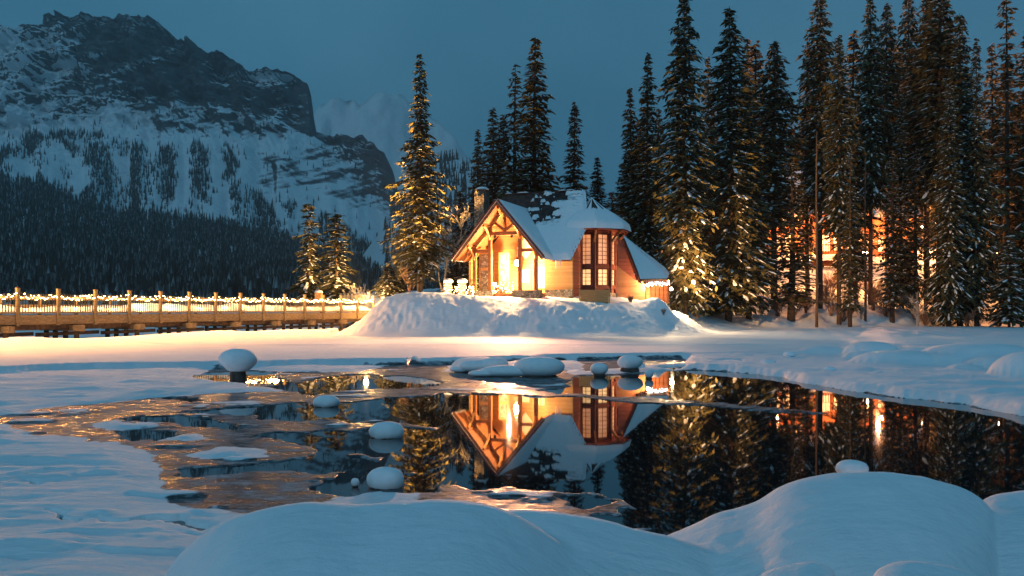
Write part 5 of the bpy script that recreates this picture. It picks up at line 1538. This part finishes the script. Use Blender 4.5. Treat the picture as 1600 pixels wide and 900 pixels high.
capped_rock(984, 583, 19, 555, 'tilted snow capped rock at the far edge of the pool', 7, 0.2, 0.8)
capped_rock(1014, 592, 6.5, 578, 'tiny snow ball stone at the far edge of the pool', 8, 0.1, 0.8)
capped_rock(1000, 577, 9, 567, 'low snowy stone behind the tilted rock', 16, 0.1, 0.8)
capped_rock(1201, 572, 12, 562, 'dark topped stone half buried in snow right of the pool', 9, 0.3, 0.9, z_at=0.1)
capped_rock(1234, 562, 9.5, 549, 'dark round stone with snow before the lake snow edge', 10, 0.3, 0.9, z_at=0.1)
capped_rock(1297, 581, 9, 573, 'little snow lump lying alone on the right hand shelf', 11, 0.05, 0.8, z_at=0.15)
capped_rock(1331, 748, 25, 719, 'snow lump perched on the crest of the right hand snow bank', 12, 0.0, 0.8, z_at=0.55, group=None)
# long snow covered log and slab
def snow_log(cx, foot, parts, label, seed, z=0.0):
    d = EYE * F / (foot - YH)
    t = empty('snow_covered_rock', ((cx - 800) / F * d, d + 0.4, z)); tag(t, label, 'rock')
    vs = []; qs = []; b = 0
    for i, (px, hw, top, dep) in enumerate(parts):
        rx = hw / F * d; h = EYE - (top - YH) / F * (d + 0.4)
        v, q = blob(seed + i, rx, dep, 0.02, h, 26, 12, 0.3, 0.07)
        v[:, 0] += (px - cx) / F * d
        vs.append(v); qs += [tuple(b + k for k in f) for f in q]; b += len(v)
    link('snow_cover', np_mesh('snow_cover', np.concatenate(vs), quads=qs, mats=[M['snow']]), t)
    v, q = blob(seed + 9, parts[0][1] / F * d * 0.85, parts[0][3] * 0.75, -0.2, 0.14, 16, 7, 0.3, 0.12)
    v[:, 0] += (parts[0][0] - cx) / F * d
    link('rock', np_mesh('rock', v, quads=q, mats=[M['rock']]), t)
snow_log(808, 591, [(843, 40, 557.5, 0.62), (795, 46, 571, 0.40), (756, 26, 578, 0.3)], 'long snow covered rock with a fat round end lying in the thin ice', 61)
snow_log(748, 584, [(770, 26, 559, 0.5), (744, 32, 562, 0.5), (722, 22, 571, 0.32)], 'lower snow covered rock left behind the long one', 71)

# ------------------------------------------------------------------ the air
hz = MB(); hz.box(-4800, 4800, -30, 5700, -2.0, 1150)
hm = bpy.data.materials.new('haze'); hm.use_nodes = True
nt = hm.node_tree; nt.nodes.clear()
ho = nt.nodes.new('ShaderNodeOutputMaterial'); pv = nt.nodes.new('ShaderNodeVolumePrincipled')
pv.inputs['Color'].default_value = (0.93, 0.98, 1.0, 1); pv.inputs['Density'].default_value = 0.00011; pv.inputs['Anisotropy'].default_value = 0.0
nt.links.new(pv.outputs[0], ho.inputs['Volume'])
tag(hz.build('haze', hm), 'thin blue dusk haze over the valley', kind='stuff')
